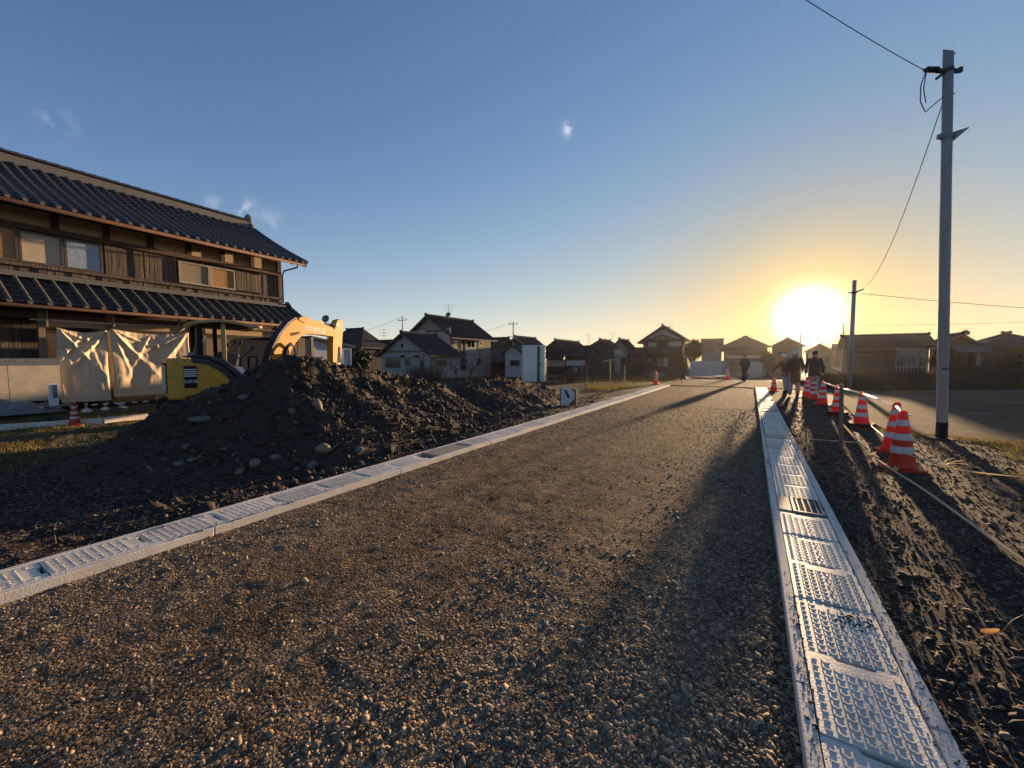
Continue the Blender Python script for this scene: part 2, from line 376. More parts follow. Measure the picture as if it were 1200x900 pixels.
at = road.data.attributes.new('washed', 'FLOAT', 'POINT'); at.data.foreach_set('value', washed(XX, YY).ravel().astype(np.float32))
# ---- loose stones: many small irregular pebbles as one mesh
def ico(sub):
    bm = bmesh.new(); bmesh.ops.create_icosphere(bm, subdivisions=sub, radius=1); v = np.array([p.co[:] for p in bm.verts]); f = np.array([[q.index for q in t.verts] for t in bm.faces]); bm.free(); return v, f
ICO = {1: ico(1), 2: ico(2)}
def pebbles(name, X, Y, Z, S, m, sub=1, flat=(.45, .8)):
    v, f = ICO[sub]; n = len(X)
    T = []
    for k in range(12):
        q = v*(1+.22*RNG.standard_normal((len(v), 1)) if sub == 1 else 1+.16*np.sin(v@RNG.normal(0, 2.2, (3, 1))+RNG.uniform(0, 6)))*RNG.uniform(.75, 1.3, (1, 3)); T.append(q)
    T = np.array(T)[RNG.integers(0, 12, n)]
    th = RNG.uniform(0, 2*np.pi, n); c, s = np.cos(th), np.sin(th); fl = RNG.uniform(*flat, n)
    px = T[:, :, 0]*1.2; py = T[:, :, 1]*.9; pz = T[:, :, 2]*fl[:, None]
    tl = RNG.normal(0, .3, (n, 2)); pz = pz+px*tl[:, :1]+py*tl[:, 1:]
    P = np.stack([(px*c[:, None]-py*s[:, None])*S[:, None]+X[:, None], (px*s[:, None]+py*c[:, None])*S[:, None]+Y[:, None], pz*S[:, None]+Z[:, None]], -1)
    Fc = (f[None]+(np.arange(n)*len(v))[:, None, None]).reshape(-1, 3)
    return np_mesh(name, P.reshape(-1, 3), Fc, m, smooth=True)
def polar_samples(n, r0, r1, half=R(66)):
    r = r0*(r1/r0)**RNG.random(n); a = YAW+RNG.uniform(-half, half, n); return -np.sin(a)*r, np.cos(a)*r, r
M['pebble'] = mat('pebble', (.42,.33,.235), .85, (.26,.205,.145), 40, 4, spec=.15, island=[(.35,.34,.34),(.75,.68,.6),(1.0,.97,.92),(.5,.46,.42),(1.25,1.2,1.1)])
M['pebble_soil'] = mat('soil_clod', (.075,.056,.042), .9, (.045,.034,.026), 40, 4, spec=.3, island=[(.45,.42,.4),(1,.95,.9),(.7,.66,.6),(.9,.86,.8),(3.0,2.8,2.5)])
x, y, r = polar_samples(150000, 1.05, 13)
w = washed(x, y); keep = (x > RX0) & (x < RX1-.005) & (RNG.random(len(x)) < .20+.8*w)
x, y, r, w = x[keep], y[keep], r[keep], w[keep]
s = np.exp(RNG.normal(-5.55, .58, len(x)))*(.8+.3*w*sstep(-1.2, .1, x)); s = np.clip(np.maximum(s, .0011*r), .0018, .018)
o = pebbles('gravel', x, y, road_z(x, y)+s*.02, s, M['pebble'], 1, (.35, .65)); tag(o, kind='stuff')
x, y, r = polar_samples(90000, 1.2, 16)
keep = ((x > .66) & (x < 7.5)) | ((x < -4.1) & (x > -11) & (y < 12)); x, y, r = x[keep], y[keep], r[keep]
s = np.clip(np.exp(RNG.normal(-5.3, .6, len(x))), .002, .03); s = np.maximum(s, .0012*r)
keep = ~inside(lot, x, y); x, y, r, s = x[keep], y[keep], r[keep], s[keep]
o = pebbles('soil_debris', x, y, base_z(x, y)+s*.15, s, M['pebble_soil']); tag(o, kind='stuff')
# spilled grit on the gutters
n = 5200; y = 1.2*(18/1.2)**RNG.random(n); right = RNG.random(n) < .6
x = np.where(right, np.where(RNG.random(n) < .45, RNG.uniform(.215, .26, n), RNG.uniform(.585, .67, n)), np.where(RNG.random(n) < .5, RNG.uniform(-4.1, -4.03, n), RNG.uniform(-3.72, -3.67, n))); keep = vnoise(x*4, y*1.6)+RNG.normal(0, .12, n) > .12; x, y = x[keep], y[keep]
s = np.clip(np.exp(RNG.normal(-5.9, .5, len(x))), .001, .011); s = np.maximum(s, .0007*y)
o = pebbles('grit', x, y, .052+s*.1, s, M['pebble_soil']); tag(o, kind='stuff')
# ---- existing cross road and the open lot
mb = MB(); mb.prism([(-4.4, RY1+.02, -.10), (2.6, RY1+.02, -.10), (2.6, 30.6, -.10), (-4.4, 30.6, -.10)], (0, 0, .13)); tag(mb.build('cross_road', M['asphalt'], bevel=0), kind='structure')
mb = MB(); mb.prism([(p.x, p.y, -.055) for p in lot], (0, 0, .055)); lo = mb.build('parking_lot', M['asphalt']); tag(lo, kind='structure')
for pa, pb in (((1076,467.5),(1175,468.5)), ((1150,471.5),(1230,472)), ((1132,484.5),(1163,484.8))):
    a = gnd(*pa); b = gnd(*pb); d = (b-a).normalized(); n = Vector((-d.y, d.x, 0))*.05
    mb = MB(); mb.prism([a-n+Vector((0,0,.004)), b-n+Vector((0,0,.004)), b+n+Vector((0,0,.004)), a+n+Vector((0,0,.004))], (0,0,.003)); tag(mb.build('lot_marking', M['linepaint']), kind='structure')
# ---- drainage gutters (concrete channel with two rims) and their lift-out covers
def gutter(x0, x1, name, zt, rim):
    mb = MB(); y = .0 if x0 > 0 else -2.5
    while y < RY1-.1:
        e = min(y+1.985, RY1)
        for a, b in ((x0, x0+rim[0]), (x1-rim[1], x1)): mb.box(a, b, y, e, -.3, zt+RNG.normal(0, .0012))
        mb.box(x0+rim[0], x1-rim[1], y, e, -.3, zt-.075); y += 1.99
    o = mb.build(name, M['concrete'], bevel=.006); return tag(o, kind='structure')
GZ = .052
GR = (.20, .665); GL = (-4.10, -3.665)
gutter(GR[0], GR[1], 'gutter', GZ, (.05, .06)); gutter(GL[0], GL[1], 'gutter', GZ, (.045, .055))
def cover_mesh(w, l, notch=True):
    """slab w wide, l long, with a finger slot cut in the middle of its far end and rows of raised U lugs"""
    mb = MB(); a, b = -w/2, w/2; n0, n1 = -.055, .075
    if notch: poly = [(a,0,0),(b,0,0),(b,l,0),(n1+.012,l,0),(n1,l-.022,0),(n0,l-.022,0),(n0-.012,l,0),(a,l,0)]
    else: poly = [(a,0,0),(b,0,0),(b,l,0),(a,l,0)]
    mb.prism([(x,y,-.07) for x, y, z in poly], (0,0,.07))
    nc, nrw = 8, 10
    for i in range(nc):
        x = a+.012+(w-.024)*(i+.5)/nc
        for j in range(nrw):
            y = .012+(l-.034)*(j+.5)/nrw
            if notch and j == nrw-1 and n0-.03 < x < n1+.03: continue
            hw, hl, t, h = .0155, .0148, .0062, .004
            if i in (0, nc-1):
                s_ = -1 if i == 0 else 1; mb.box(x-s_*.006-.002, x-s_*.006+.003, y-.012, y+.013, -.001, h); mb.box(min(x-s_*.006, x+s_*.012), max(x-s_*.006, x+s_*.012), y-.014, y-.010, -.001, h); continue
            if i == nc//2 and j % 2: mb.box(x-.006, x+.006, y-.018, y+.018, 0, h); continue
            mb.box(x-hw, x-hw+t, y-hl+.006, y+hl, -.001, h); mb.box(x+hw-t, x+hw, y-hl+.006, y+hl, -.001, h)
            mb.obox((x-.0085, y-hl+.0035, h/2), .012, t, h, (0,0,-.6)); mb.obox((x+.0085, y-hl+.0035, h/2), .012, t, h, (0,0,.6)); mb.box(x-.0045, x+.0045, y-hl-.0035, y-hl+.001, -.001, h)
    return mb
CW_R = GR[1]-.06-GR[0]-.05-.012; CW_L = GL[1]-.055-GL[0]-.045-.012
cR = cover_mesh(CW_R, .487).build('drain_cover', M['concrete_cover'], bevel=0); cR.location = (0,0,-50)
cL = cover_mesh(CW_L, .487).build('drain_cover', M['concrete_cover'], bevel=0); cL.location = (0,0,-50)
xr = (GR[0]+.05+GR[1]-.06)/2; xl = (GL[0]+.045+GL[1]-.055)/2
GRAT_Y = (4.30, 4.74); GRATL_Y = (4.25, 5.05)
BANDS = [(8.25, 8.72), (12.45, 12.9), (15.9, 22.55)]
def put_covers(src, x, y0, skip, label, special, group):
    y = y0; first = True
    while y < 22.4:
        if not any(a-.40 < y < b-.06 for a, b in skip):
            if first: o = src; first = False
            else: o = src.copy(); COL.objects.link(o)
            o.location = (x, y, GZ-.004+RNG.normal(0, .0014)); o.rotation_euler = (RNG.normal(0,.002), RNG.normal(0,.002), RNG.normal(0,.003))
            tag(o, label, 'drain cover', group)
            for (a, b, lab) in special:
                if a <= y < b: tag(o, lab)
        y += .4945
put_covers(cR, xr, 1.26-.4945, [GRAT_Y]+BANDS, 'pale concrete drain cover with raised lugs, farther along right gutter past the steel grating',
  [(.7,1.2,'concrete drain cover of the right gutter cut off by the bottom edge of the photo'),(1.2,1.7,'large concrete lug-patterned drain cover nearest the bottom edge fully in view, right gutter'),
   (1.7,2.2,'second complete concrete drain cover from the bottom edge in right gutter'),(2.2,2.7,'concrete drain cover with brown mud smear on it, right gutter'),
   (2.7,3.2,'concrete drain cover just beyond the mud-smeared one in right gutter'),(3.2,3.72,'second concrete drain cover on the near side of the steel grating'),(3.72,4.2,'concrete drain cover touching the near edge of the steel grating, right gutter')], 'drain covers in the right gutter')
put_covers(cL, xl, .12, [GRATL_Y], 'pale concrete drain cover in left gutter running beside the soil heap',
  [(0,.4,'concrete drain cover of the left gutter at the photo edge'),(.4,.9,'left gutter drain cover with the nearest dark finger slot'),(.9,1.4,'left gutter drain cover second from the photo edge slot')], 'drain covers in the left gutter')
# mud smear lying on one cover
mb = MB()
for k in range(70):
    px, py = RNG.normal(.50, .04), RNG.normal(2.62, .045); q = RNG.uniform(.002, .008)
    mb.lathe([(q, 0), (q*.7, .003), (q*.2, .004)], 7, (px, py, GZ-.002))
tag(mb.build('mud_smear', M['soil']), kind='stuff')
for k, (a, b) in enumerate(BANDS+[(GRAT_Y[0], GRAT_Y[1])]):
    mb = MB(); x1 = GR[1]-.065 if k < 3 else .355
    yy = a
    while yy < b-.01:
        e = min(yy+1.2, b); mb.box(GR[0]+.055, x1, yy+.004, e-.004, -.02, GZ-.003); yy = e
    o = mb.build('concrete_infill', M['concrete_patch'], bevel=.004)
    tag(o, ['speckled cast concrete strip across right gutter nearest past the grating', 'second cast concrete strip across right gutter, farther on', 'bright smooth concrete capping at far end of right gutter', 'rough sunlit concrete patch beside the steel grating'][k], 'concrete patch')
def grating(x0, x1, y0, y1, nbar, label):
    g = empty('drain_grating', ((x0+x1)/2, (y0+y1)/2, GZ-.05), label, 'grating')
    m = MB(); t = .022
    m.box(x0, x0+t, y0, y1, GZ-.06, GZ-.001); m.box(x1-t, x1, y0, y1, GZ-.06, GZ-.001); m.box(x0+t, x1-t, y0, y0+t, GZ-.06, GZ-.001); m.box(x0+t, x1-t, y1-t, y1, GZ-.06, GZ-.001)
    m.build('frame', M['steel'], g)
    m = MB()
    for k in range(1, nbar):
        x = x0+(x1-x0)*k/nbar; m.box(x-.006, x+.006, y0+t, y1-t, GZ-.05, GZ-.003)
    n = int((y1-y0)/.05)
    for k in range(1, n): m.box(x0+t, x1-t, y0+(y1-y0)*k/n-.0025, y0+(y1-y0)*k/n+.0025, GZ-.03, GZ-.008)
    m.build('bars', M['steel'], g)
    m = MB(); m.box(x0+.003, x1-.003, y0+.003, y1-.003, GZ-.13, GZ-.10); m.build('sump', M['iron'], g)
grating(.365, GR[1]-.068, GRAT_Y[0], GRAT_Y[1], 5, 'galvanised steel grating set in the right concrete gutter')
grating(GL[0]+.05, GL[1]-.06, GRATL_Y[0], GRATL_Y[1], 9, 'long dark steel grating set in the left gutter beside the heap')
# ================================================================== SOIL HEAPS
def heap(name, label, sil, xr, front_w, back_w, stones, seed, group='soil heaps beside the road', x_drift=0.0):
    """ridge heights follow the silhouette, sides fall at the angle of repose"""
    pts = [on_x(px, py, xr+x_drift*k/(len(sil)-1)) for k, (px, py) in enumerate(sil)]
    ys = np.array([p.y for p in pts]); zs = np.array([max(p.z, .02) for p in pts])
    y0, y1 = ys[0]-.3, ys[-1]+.3
    U = np.linspace(xr-back_w-.4, xr+front_w+.5, int((back_w+front_w+.9)/.035)); W = np.linspace(y0, y1, int((y1-y0)/.035))
    X, Y = np.meshgrid(U, W)
    zr = np.interp(Y, ys, zs, left=0, right=0); zr = zr*sstep(y0, y0+.5, Y)*sstep(y1, y1-.6, Y)
    wx = fbm(X*.8+seed, Y*.8, 3)*.55
    c = xr+x_drift*(Y-y0)/(y1-y0)
    hm = zs.max()
    wf = front_w*np.clip(.42+.58*zr/hm, .3, 1); wb = back_w*np.clip(.4+.6*zr/hm, .3, 1)
    u = np.where(X > c, (X-c)/wf, (c-X)/wb)+wx*.16*np.minimum(1, zr*3)
    prof = np.clip(1-u, -.25, 1); prof = np.where(u < .18, 1-.9*u*u/.36*1.0-.0, prof); prof = np.where(u < .18, np.maximum(prof, 1-u*.75), prof)
    z = zr*prof
    e = np.clip(zr*1.2, 0, 1)*np.clip(prof*2+.15, 0, 1)
    z = z+e*(.16*fbm(X*1.7+seed, Y*1.7, 3)+.11*np.abs(fbm(X*4.5, Y*4.5+seed, 4))+.05*fbm(X*13, Y*13, 3))
    Z = z+base_z(X, Y)*.6-.05+(-.15)*(zr < .03)
    nx, ny = len(U), len(W); i, j = np.meshgrid(np.arange(ny-1), np.arange(nx-1), indexing='ij')
    o = np_mesh(name, np.stack([X, Y, Z], -1).reshape(-1, 3), np.stack([i*nx+j, i*nx+j+1, (i+1)*nx+j+1, (i+1)*nx+j], -1).reshape(-1, 4), M['soil'], smooth=True)
    tag(o, label, 'soil heap', group)
    def hz(x, y):
        k = np.clip(((np.asarray(x)-U[0])/(U[-1]-U[0])*(nx-1)).astype(int), 0, nx-1); l = np.clip(((np.asarray(y)-W[0])/(W[-1]-W[0])*(ny-1)).astype(int), 0, ny-1); return Z[l, k]
    n = stones; x = RNG.uniform(xr-1.0, xr+front_w+.5, n); y = RNG.uniform(y0+.3, y1-.2, n); keep = (np.interp(y, ys, zs) > .12); x, y = x[keep], y[keep]
    s = np.clip(np.exp(RNG.normal(-4.6, .65, len(x))), .005, .055)
    nn = 600 if seed == 3 else 160; xx = RNG.uniform(xr-.8, xr+front_w+.4, nn); yy_ = RNG.uniform(y0+.4, y1-.3, nn); kk = np.interp(yy_, ys, zs) > .2; xx, yy_ = xx[kk], yy_[kk]; ss = np.clip(np.exp(RNG.normal(-3.5, .45, len(xx))), .015, .085)
    d = pebbles('soil_clods', xx, yy_, np.maximum(hz(xx, yy_), base_z(xx, yy_))+ss*.05, ss, M['soil'], 2, (.5, .9)); tag(d, kind='stuff')
    d = pebbles('heap_stones', x, y, np.maximum(hz(x, y), base_z(x, y))+s*.1, s, M['pebble_soil'], 1, (.5, .95)); tag(d, kind='stuff')
    return hz, o
SIL = [(40,572),(78,545),(110,522),(150,502),(185,486),(215,475),(240,464),(265,450),(288,436),(312,424),(335,421),(352,420),(372,424),(398,429),(425,431),(452,436),(480,442),(505,450),(525,460),(543,473),(558,485),(572,498)]
hz1, heap1 = heap('soil_heap', 'tall dark heap of earth and stones beside the left gutter, in front of the excavator', SIL, -7.2, 2.55, 2.4, 15000, 3, x_drift=.5)
SIL2 = [(500,470),(520,456),(545,449),(575,446),(605,446),(630,449),(645,456),(655,466)]
hz2, heap2 = heap('soil_heap', 'low dark earth bank beyond the tall heap, before the portable toilet', SIL2, -7.0, 1.9, 3.0, 2500, 8, x_drift=.3)
# large stones lying on the heap, each its own thing
def heap_stone(px, py, size, label, mt='rock', stretch=(1.2,.9,.7), rz=0.0):
    size *= .82
    # march along the sight line to the heap surface
    d = ray(px, py); t = 2.5
    while t < 30:
        p = CAM+d*t
        if p.z < max(float(hz1(p.x, p.y)) if -10 < p.x < -4.3 and .3 < p.y < 8.3 else -9, float(base_z(p.x, p.y))): break
        t += .02
    v, f = ICO[2]; q = v*(1+.14*np.sin(v@RNG.normal(0, 2.4, (3, 2))+RNG.uniform(0, 6, 2)).sum(1, keepdims=True))*np.array(stretch)*size
    q = np.where(np.abs(q) > size*.8, q, q)
    for _ in range(9):
        nn = RNG.normal(0, 1, 3); nn /= np.linalg.norm(nn); pr_ = q@nn; lim = np.abs(pr_).max()*RNG.uniform(.62, .85); q = q-np.outer(np.maximum(pr_-lim, 0), nn)
    c, s = math.cos(rz), math.sin(rz); q = np.stack([q[:,0]*c-q[:,1]*s, q[:,0]*s+q[:,1]*c, q[:,2]], -1)
    o = np_mesh('stone', q, f, M[mt], smooth=True); o.location = p+Vector((0,0,size*.25)); tag(o, label, 'stone', 'large stones on the soil heap')
heap_stone(372, 478, .12, 'upright pale tan boulder sitting halfway up the dark heap', 'rock_gold', (.9,.8,1.25), .5)
heap_stone(379, 527, .13, 'golden lit block of stone low on the front of the heap', 'rock_gold', (1.3,.9,.8), .6)
heap_stone(421, 528, .085, 'grey angular stone at the heap foot, toward the road', 'rock', (1.3,.9,.75), .1)
heap_stone(365, 547, .085, 'dark grey stone at heap foot below the golden block', 'rock', (1.1,1,.9), .9)
heap_stone(233, 494, .15, 'long flat grey slab of stone on the left slope of the heap', 'rock', (1.8,.6,.4), .75)
heap_stone(286, 467, .085, 'grey rounded stone on the upper left slope of the heap', 'rock', (1.1,.9,.9), .2)
heap_stone(342, 483, .07, 'small grey stone left of the upright tan boulder', 'rock', (1.1,.9,.8), .2)
heap_stone(430, 451, .075, 'grey round stone near the heap top, below the gabled house', 'rock', (1,.9,1.0), .2)
heap_stone(322, 537, .075, 'smooth grey cobble on the lower front of the heap', 'rock', (1.2,.9,.7), .4)
heap_stone(210, 545, .075, 'leftmost of two grey cobbles at the heap left foot', 'rock', (1.2,.9,.7), .4)
heap_stone(225, 541, .065, 'pale cobble beside another at the heap left foot', 'rock', (1.2,.9,.7), .9)
heap_stone(298, 545, .10, 'brown lump of earth at the bottom front of the heap', 'rock_gold', (1.1,.9,.9), .9)
# ================================================================== TRADITIONAL HOUSE
def tile_roof(P, A, U, na, nu, amp=.045, step=.028, sag=0.0, spc=7):
    """corrugated, stepped tile surface: A along the eave, U up the slope"""
    P, A, U = Vector(P), Vector(A), Vector(U); N = A.cross(U).normalized()
    if N.z < 0: N = -N
    sv = [0, .2, .35, .43, .5, .57, .65, .8][:spc+1]
    hh = [0, -.006, .006, .03, .042, .03, .006, -.006]
    cols = [(k+t, h*amp/.045) for k in range(na) for t, h in zip(sv, hh)]+[(na, 0)]
    rows = []
    for r in range(nu): rows += [(r, step), (r+1, 0.0)]
    G = []
    for v, h2 in rows:
        t = v/nu; s = -sag*math.sin(math.pi*t)
        G.append([P+A*(c/na)+U*t+N*(h+h2+s) for c, h in cols])
    return G
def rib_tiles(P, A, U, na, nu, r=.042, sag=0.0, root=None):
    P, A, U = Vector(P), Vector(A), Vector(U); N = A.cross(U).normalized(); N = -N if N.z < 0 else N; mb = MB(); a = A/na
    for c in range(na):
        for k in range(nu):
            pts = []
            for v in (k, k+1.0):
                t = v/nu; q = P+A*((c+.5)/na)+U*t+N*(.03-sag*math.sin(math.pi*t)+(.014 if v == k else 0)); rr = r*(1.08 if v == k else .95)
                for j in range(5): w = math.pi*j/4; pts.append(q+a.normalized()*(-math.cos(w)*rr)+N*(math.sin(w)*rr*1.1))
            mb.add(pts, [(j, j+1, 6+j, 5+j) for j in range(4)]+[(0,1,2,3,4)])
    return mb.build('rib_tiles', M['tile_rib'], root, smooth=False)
def eave_caps(P, A, na, r=.045, dirn=(1,0,0)):
    mb = MB(); P, A = Vector(P), Vector(A); d = Vector(dirn)
    for k in range(na):
        c = P+A*((k+.5)/na); mb.tube([c-d*.03, c+d*.022], r, 8)
    return mb
HX = -15.0
house = empty('traditional_house', (HX, 4.0, 0), 'old two-storey timber house with dark tiled double roofs, weathered plank walls', 'house')
Y0, Y1 = -4.5, 8.56
# walls
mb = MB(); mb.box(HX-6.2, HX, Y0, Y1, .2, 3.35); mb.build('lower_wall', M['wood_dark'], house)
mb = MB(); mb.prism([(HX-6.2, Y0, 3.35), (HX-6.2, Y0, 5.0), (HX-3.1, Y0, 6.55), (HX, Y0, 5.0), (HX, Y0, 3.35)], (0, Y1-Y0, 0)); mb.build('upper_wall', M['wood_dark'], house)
# upper roof: eave front (x=-14.1), ridge (x=-17.9)
EX, EZ, RXX, RZ = -14.1, 4.93, -17.7, 6.80
RY0h, RY1h = -5.2, 9.03
cols = int((RY1h-RY0h)/.25)
mb = MB(); mb.grid(tile_roof((EX, RY0h, EZ), (0, RY1h-RY0h, 0), (RXX-EX, 0, RZ-EZ), cols, 15, .055, .03, .07)); up = mb.build('upper_roof', M['tile'], house)
mb = MB(); mb.grid(tile_roof((2*RXX-EX, RY0h, EZ), (0, RY1h-RY0h, 0), (EX-RXX, 0, RZ-EZ), cols, 15, .055, .03, .07)); mb.build('upper_roof_rear', M['tile'], house)
mb = MB(); mb.prism([(EX+.03, RY0h, EZ-.02), (EX+.03, RY0h, EZ-.10), (RXX, RY0h, RZ-.17), (2*RXX-EX-.03, RY0h, EZ-.10), (2*RXX-EX-.03, RY0h, EZ-.02), (RXX, RY0h, RZ-.09)], (0, RY1h-RY0h-.04, 0)); mb.build('eave_boards', M['wood_red'], house)
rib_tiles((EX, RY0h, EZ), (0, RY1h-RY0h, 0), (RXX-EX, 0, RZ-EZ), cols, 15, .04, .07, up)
eave_caps((EX, RY0h, EZ+.035), (0, RY1h-RY0h, 0), cols, .047).build('eave_edging', M['tile_ridge'], up)
# ridge stack
mb = MB()
for k, (w, z0, z1) in enumerate(((.26, 6.70, 6.87), (.24, 6.872, 6.905), (.22, 6.907, 6.94), (.2, 6.942, 6.975))): mb.box(RXX-w, RXX+w, RY0h+.1, RY1h-.12, z0, z1)
rg = mb.build('ridge', M['tile_ridge'], house)
mb = MB(); y = RY0h+.1
while y < RY1h-.3:
    mb.tube([(RXX, y, 6.99), (RXX, y+.26, 6.99)], [.12, .135], 10); y += .26
mb.box(RXX-.28, RXX+.28, RY0h+.1, RY1h-.12, 6.976, 6.995)
mb.build('ridge_cap', M['tile'], rg)
mb = MB(); mb.prism([(RXX-.34, 0, 6.66), (RXX+.34, 0, 6.66), (RXX+.36, 0, 6.78), (RXX+.22, 0, 6.92), (RXX+.2, 0, 7.16), (RXX+.08, 0, 7.3), (RXX-.08, 0, 7.3), (RXX-.2, 0, 7.16), (RXX-.22, 0, 6.92), (RXX-.36, 0, 6.78)], (0, .11, 0))
oo = mb.build('ridge_end_tile', M['tile_ridge'], rg, bevel=.02, world=False); oo.location = (0, RY1h-.1-4.0, 0); oo.location -= Vector((HX, 0, 0))
# verge tiles along the gable edge
for sx in (1, -1):
    mb = MB()
    for k in range(16):
        a = k/16; b = (k+1)/16
        p = Vector((RXX+sx*(EX-RXX)*(1-a), RY1h+.02, EZ+(RZ-EZ)*a+.05-.07*math.sin(math.pi*a))); q = Vector((RXX+sx*(EX-RXX)*(1-b), RY1h+.02, EZ+(RZ-EZ)*b+.05-.07*math.sin(math.pi*b)))
        mb.tube([p, q], [.075, .062], 8)
    mb.build('verge_tile', M['tile'], up)
mb = MB(); mb.prism([(EX, RY1h-.02, EZ-.12), (EX, RY1h-.02, EZ+.02), (RXX, RY1h-.02, RZ-.02), (2*RXX-EX, RY1h-.02, EZ+.02), (2*RXX-EX, RY1h-.02, EZ-.12), (RXX, RY1h-.02, RZ-.2)], (0, .045, 0)); mb.build('bargeboard', M['wood_red'], house)
# rafters and eave purlin under the upper roof
mb = MB()
y = RY0h+.2
while y < RY1h-.05:
    mb.beam((EX+.02, y, EZ-.10), (HX-.1, y, 5.30), .07, .09); y += .45
mb.build('rafters', M['wood_red'], house)
# plaster frieze between dark posts
sl = 5.0
mb = MB(); mb.box(HX+.002, HX+.03, Y0, Y1-.02, 4.62, 4.98); mb.build('frieze', M['plaster'], house)
post_y = []
y = Y1-.06
while y > Y0: post_y.append(y); y -= .93
for y in post_y:
    mb = MB(); mb.box(HX+.031, HX+.10, y-.06, y+.06, 4.55, 5.06); mb.build('frieze_post', M['wood_dark'], house)
mb = MB(); mb.box(HX, HX+.11, Y0, Y1+.02, 4.47, 4.60); mb.build('beam', M['wood_red'], house)
mb = MB(); mb.box(HX, HX+.09, Y0, Y1+.02, 3.60, 3.68); mb.build('sill_beam', M['wood_old'], house)
mb = MB(); mb.box(HX-.08, HX+.09, Y1-.10, Y1+.03, 3.36, 4.98); mb.build('corner_post', M['wood_old'], house)
def planks(y0, y1, z0, z1, name='plank_cladding', w=.125, x=HX):
    mb = MB(); y = y0
    while y < y1-.02:
        e = min(y+w*random.uniform(.8, 1.15), y1); d = random.uniform(.02, .05); mb.box(x+.001, x+d, y+.004, e-.004, z0, z1+random.uniform(-.01, .01)*0); y = e
    mb.build(name, M['wood_old'], house)
yy = lambda px, py=310: on_x(px, py, HX).y
wy = [yy(-130, 300), yy(-60, 290), yy(19, 285), yy(73, 295), yy(119, 300), yy(209, 318), yy(246, 325), yy(276, 328), yy(304, 332)]
planks(Y0, Y1-.1, 3.33, 3.60, w=.14)
planks(wy[4]+.05, wy[5]-.03, 3.69, 4.46); planks(wy[8]+.05, Y1-.1, 3.69, 4.46); planks(Y0, wy[1]-.05, 3.69, 4.46)
def panel(y0, y1, z0, z1, m, name='window', fr=.045, x=HX, fmat='frame', slats=0, mull=0):
    mb = MB(); a, b = x+.03, x+.085
    mb.box(a, b, y0, y1, z0, z0+fr); mb.box(a, b, y0, y1, z1-fr, z1); mb.box(a, b, y0, y0+fr, z0+fr, z1-fr); mb.box(a, b, y1-fr, y1, z0+fr, z1-fr)
    o = mb.build(name, M[fmat], house)
    mb = MB()
    if slats:
        h = (z1-z0-2*fr)/slats
        for k in range(slats):
            z = z0+fr+k*h; mb.prism([(x+.034, y0+fr, z), (x+.06, y0+fr, z+h*.15), (x+.06, y0+fr, z+h*.55), (x+.034, y0+fr, z+h)], (0, y1-y0-2*fr, 0))
        mb.build('shutter_slats', M[m], o)
    else:
        mb.box(x+.034, x+.05, y0+fr, y1-fr, z0+fr, z1-fr); mb.build('pane', M[m], o)
panel(wy[1], wy[2], 3.69, 4.46, 'shutter', 'shutter', slats=24)
panel(wy[2]+.01, wy[3], 3.69, 4.44, 'screen'); panel(wy[3]+.01, wy[4], 3.69, 4.44, 'curtain')
panel(wy[5], wy[6], 3.72, 4.38, 'screen', 'shutter', slats=22, fmat='frame_pale'); panel(wy[6]+.01, wy[7], 3.72, 4.38, 'shutter', 'shutter', slats=22, fmat='frame_pale')
mb = MB(); y = wy[7]+.02
while y < wy[8]: mb.box(HX+.04, HX+.07+random.uniform(0,.015), y+.003, y+.085, 3.74, 4.36); y += .09
mb.build('shutter_box', M['wood_old'], house)
# bracket and gutter at the upper eave
mb = MB(); mb.tube([(EX+.03, RY0h, EZ-.08), (EX+.03, RY1h-.1, EZ-.08)], .042, 10); gt = mb.build('rain_gutter', M['copper'], house, smooth=True)
mb = MB(); mb.tube([(EX+.03, RY1h-.35, EZ-.1), (EX-.02, RY1h-.33, EZ-.2), (HX+.2, Y1+.06, 4.66), (HX+.06, Y1+.08, 4.5), (HX+.06, Y1+.08, 3.5)], .028, 8); mb.build('downpipe', M['copper'], house, smooth=True)
# lower roof
LX, LZ, TZ = -13.75, 2.63, 3.36
LY0, LY1 = -5.0, 8.8
cols = int((LY1-LY0)/.29)
mb = MB(); mb.grid(tile_roof((LX, LY0, LZ), (0, LY1-LY0, 0), (HX-LX-.0, 0, TZ-LZ), cols, 6, .06, .03, .0)); lr = mb.build('lower_roof', M['tile'], house)
mb = MB(); mb.prism([(LX+.02, LY0, LZ-.03), (LX+.02, LY0, LZ-.09), (HX, LY0, TZ-.12), (HX, LY0, TZ-.04)], (0, LY1-LY0-.03, 0)); mb.build('lower_eave_boards', M['wood_red'], house)
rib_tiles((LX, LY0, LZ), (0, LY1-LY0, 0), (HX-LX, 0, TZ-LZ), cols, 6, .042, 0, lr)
eave_caps((LX, LY0, LZ+.035), (0, LY1-LY0, 0), cols, .05).build('eave_edging', M['tile_ridge'], lr)
mb = MB(); mb.box(HX+.001, HX+.20, LY0, Y1+.1, 3.335, 3.40); mb.tube([(HX+.1, LY0, 3.41), (HX+.1, Y1+.2, 3.41)], .065, 8); mb.build('lower_ridge', M['tile_ridge'], lr)
mb = MB()
for k in range(7):
    a, b = k/7, (k+1)/7; mb.tube([(LX+(HX-LX)*a, LY1+.02, LZ+(TZ-LZ)*a+.06), (LX+(HX-LX)*b, LY1+.02, LZ+(TZ-LZ)*b+.05)], [.085, .07], 8)
mb.tube([(HX+.15, LY1-.05, 3.36), (HX-.02, LY1+.04, 3.5)], [.13, .09], 10)
mb.build('verge_tile', M['tile'], lr)
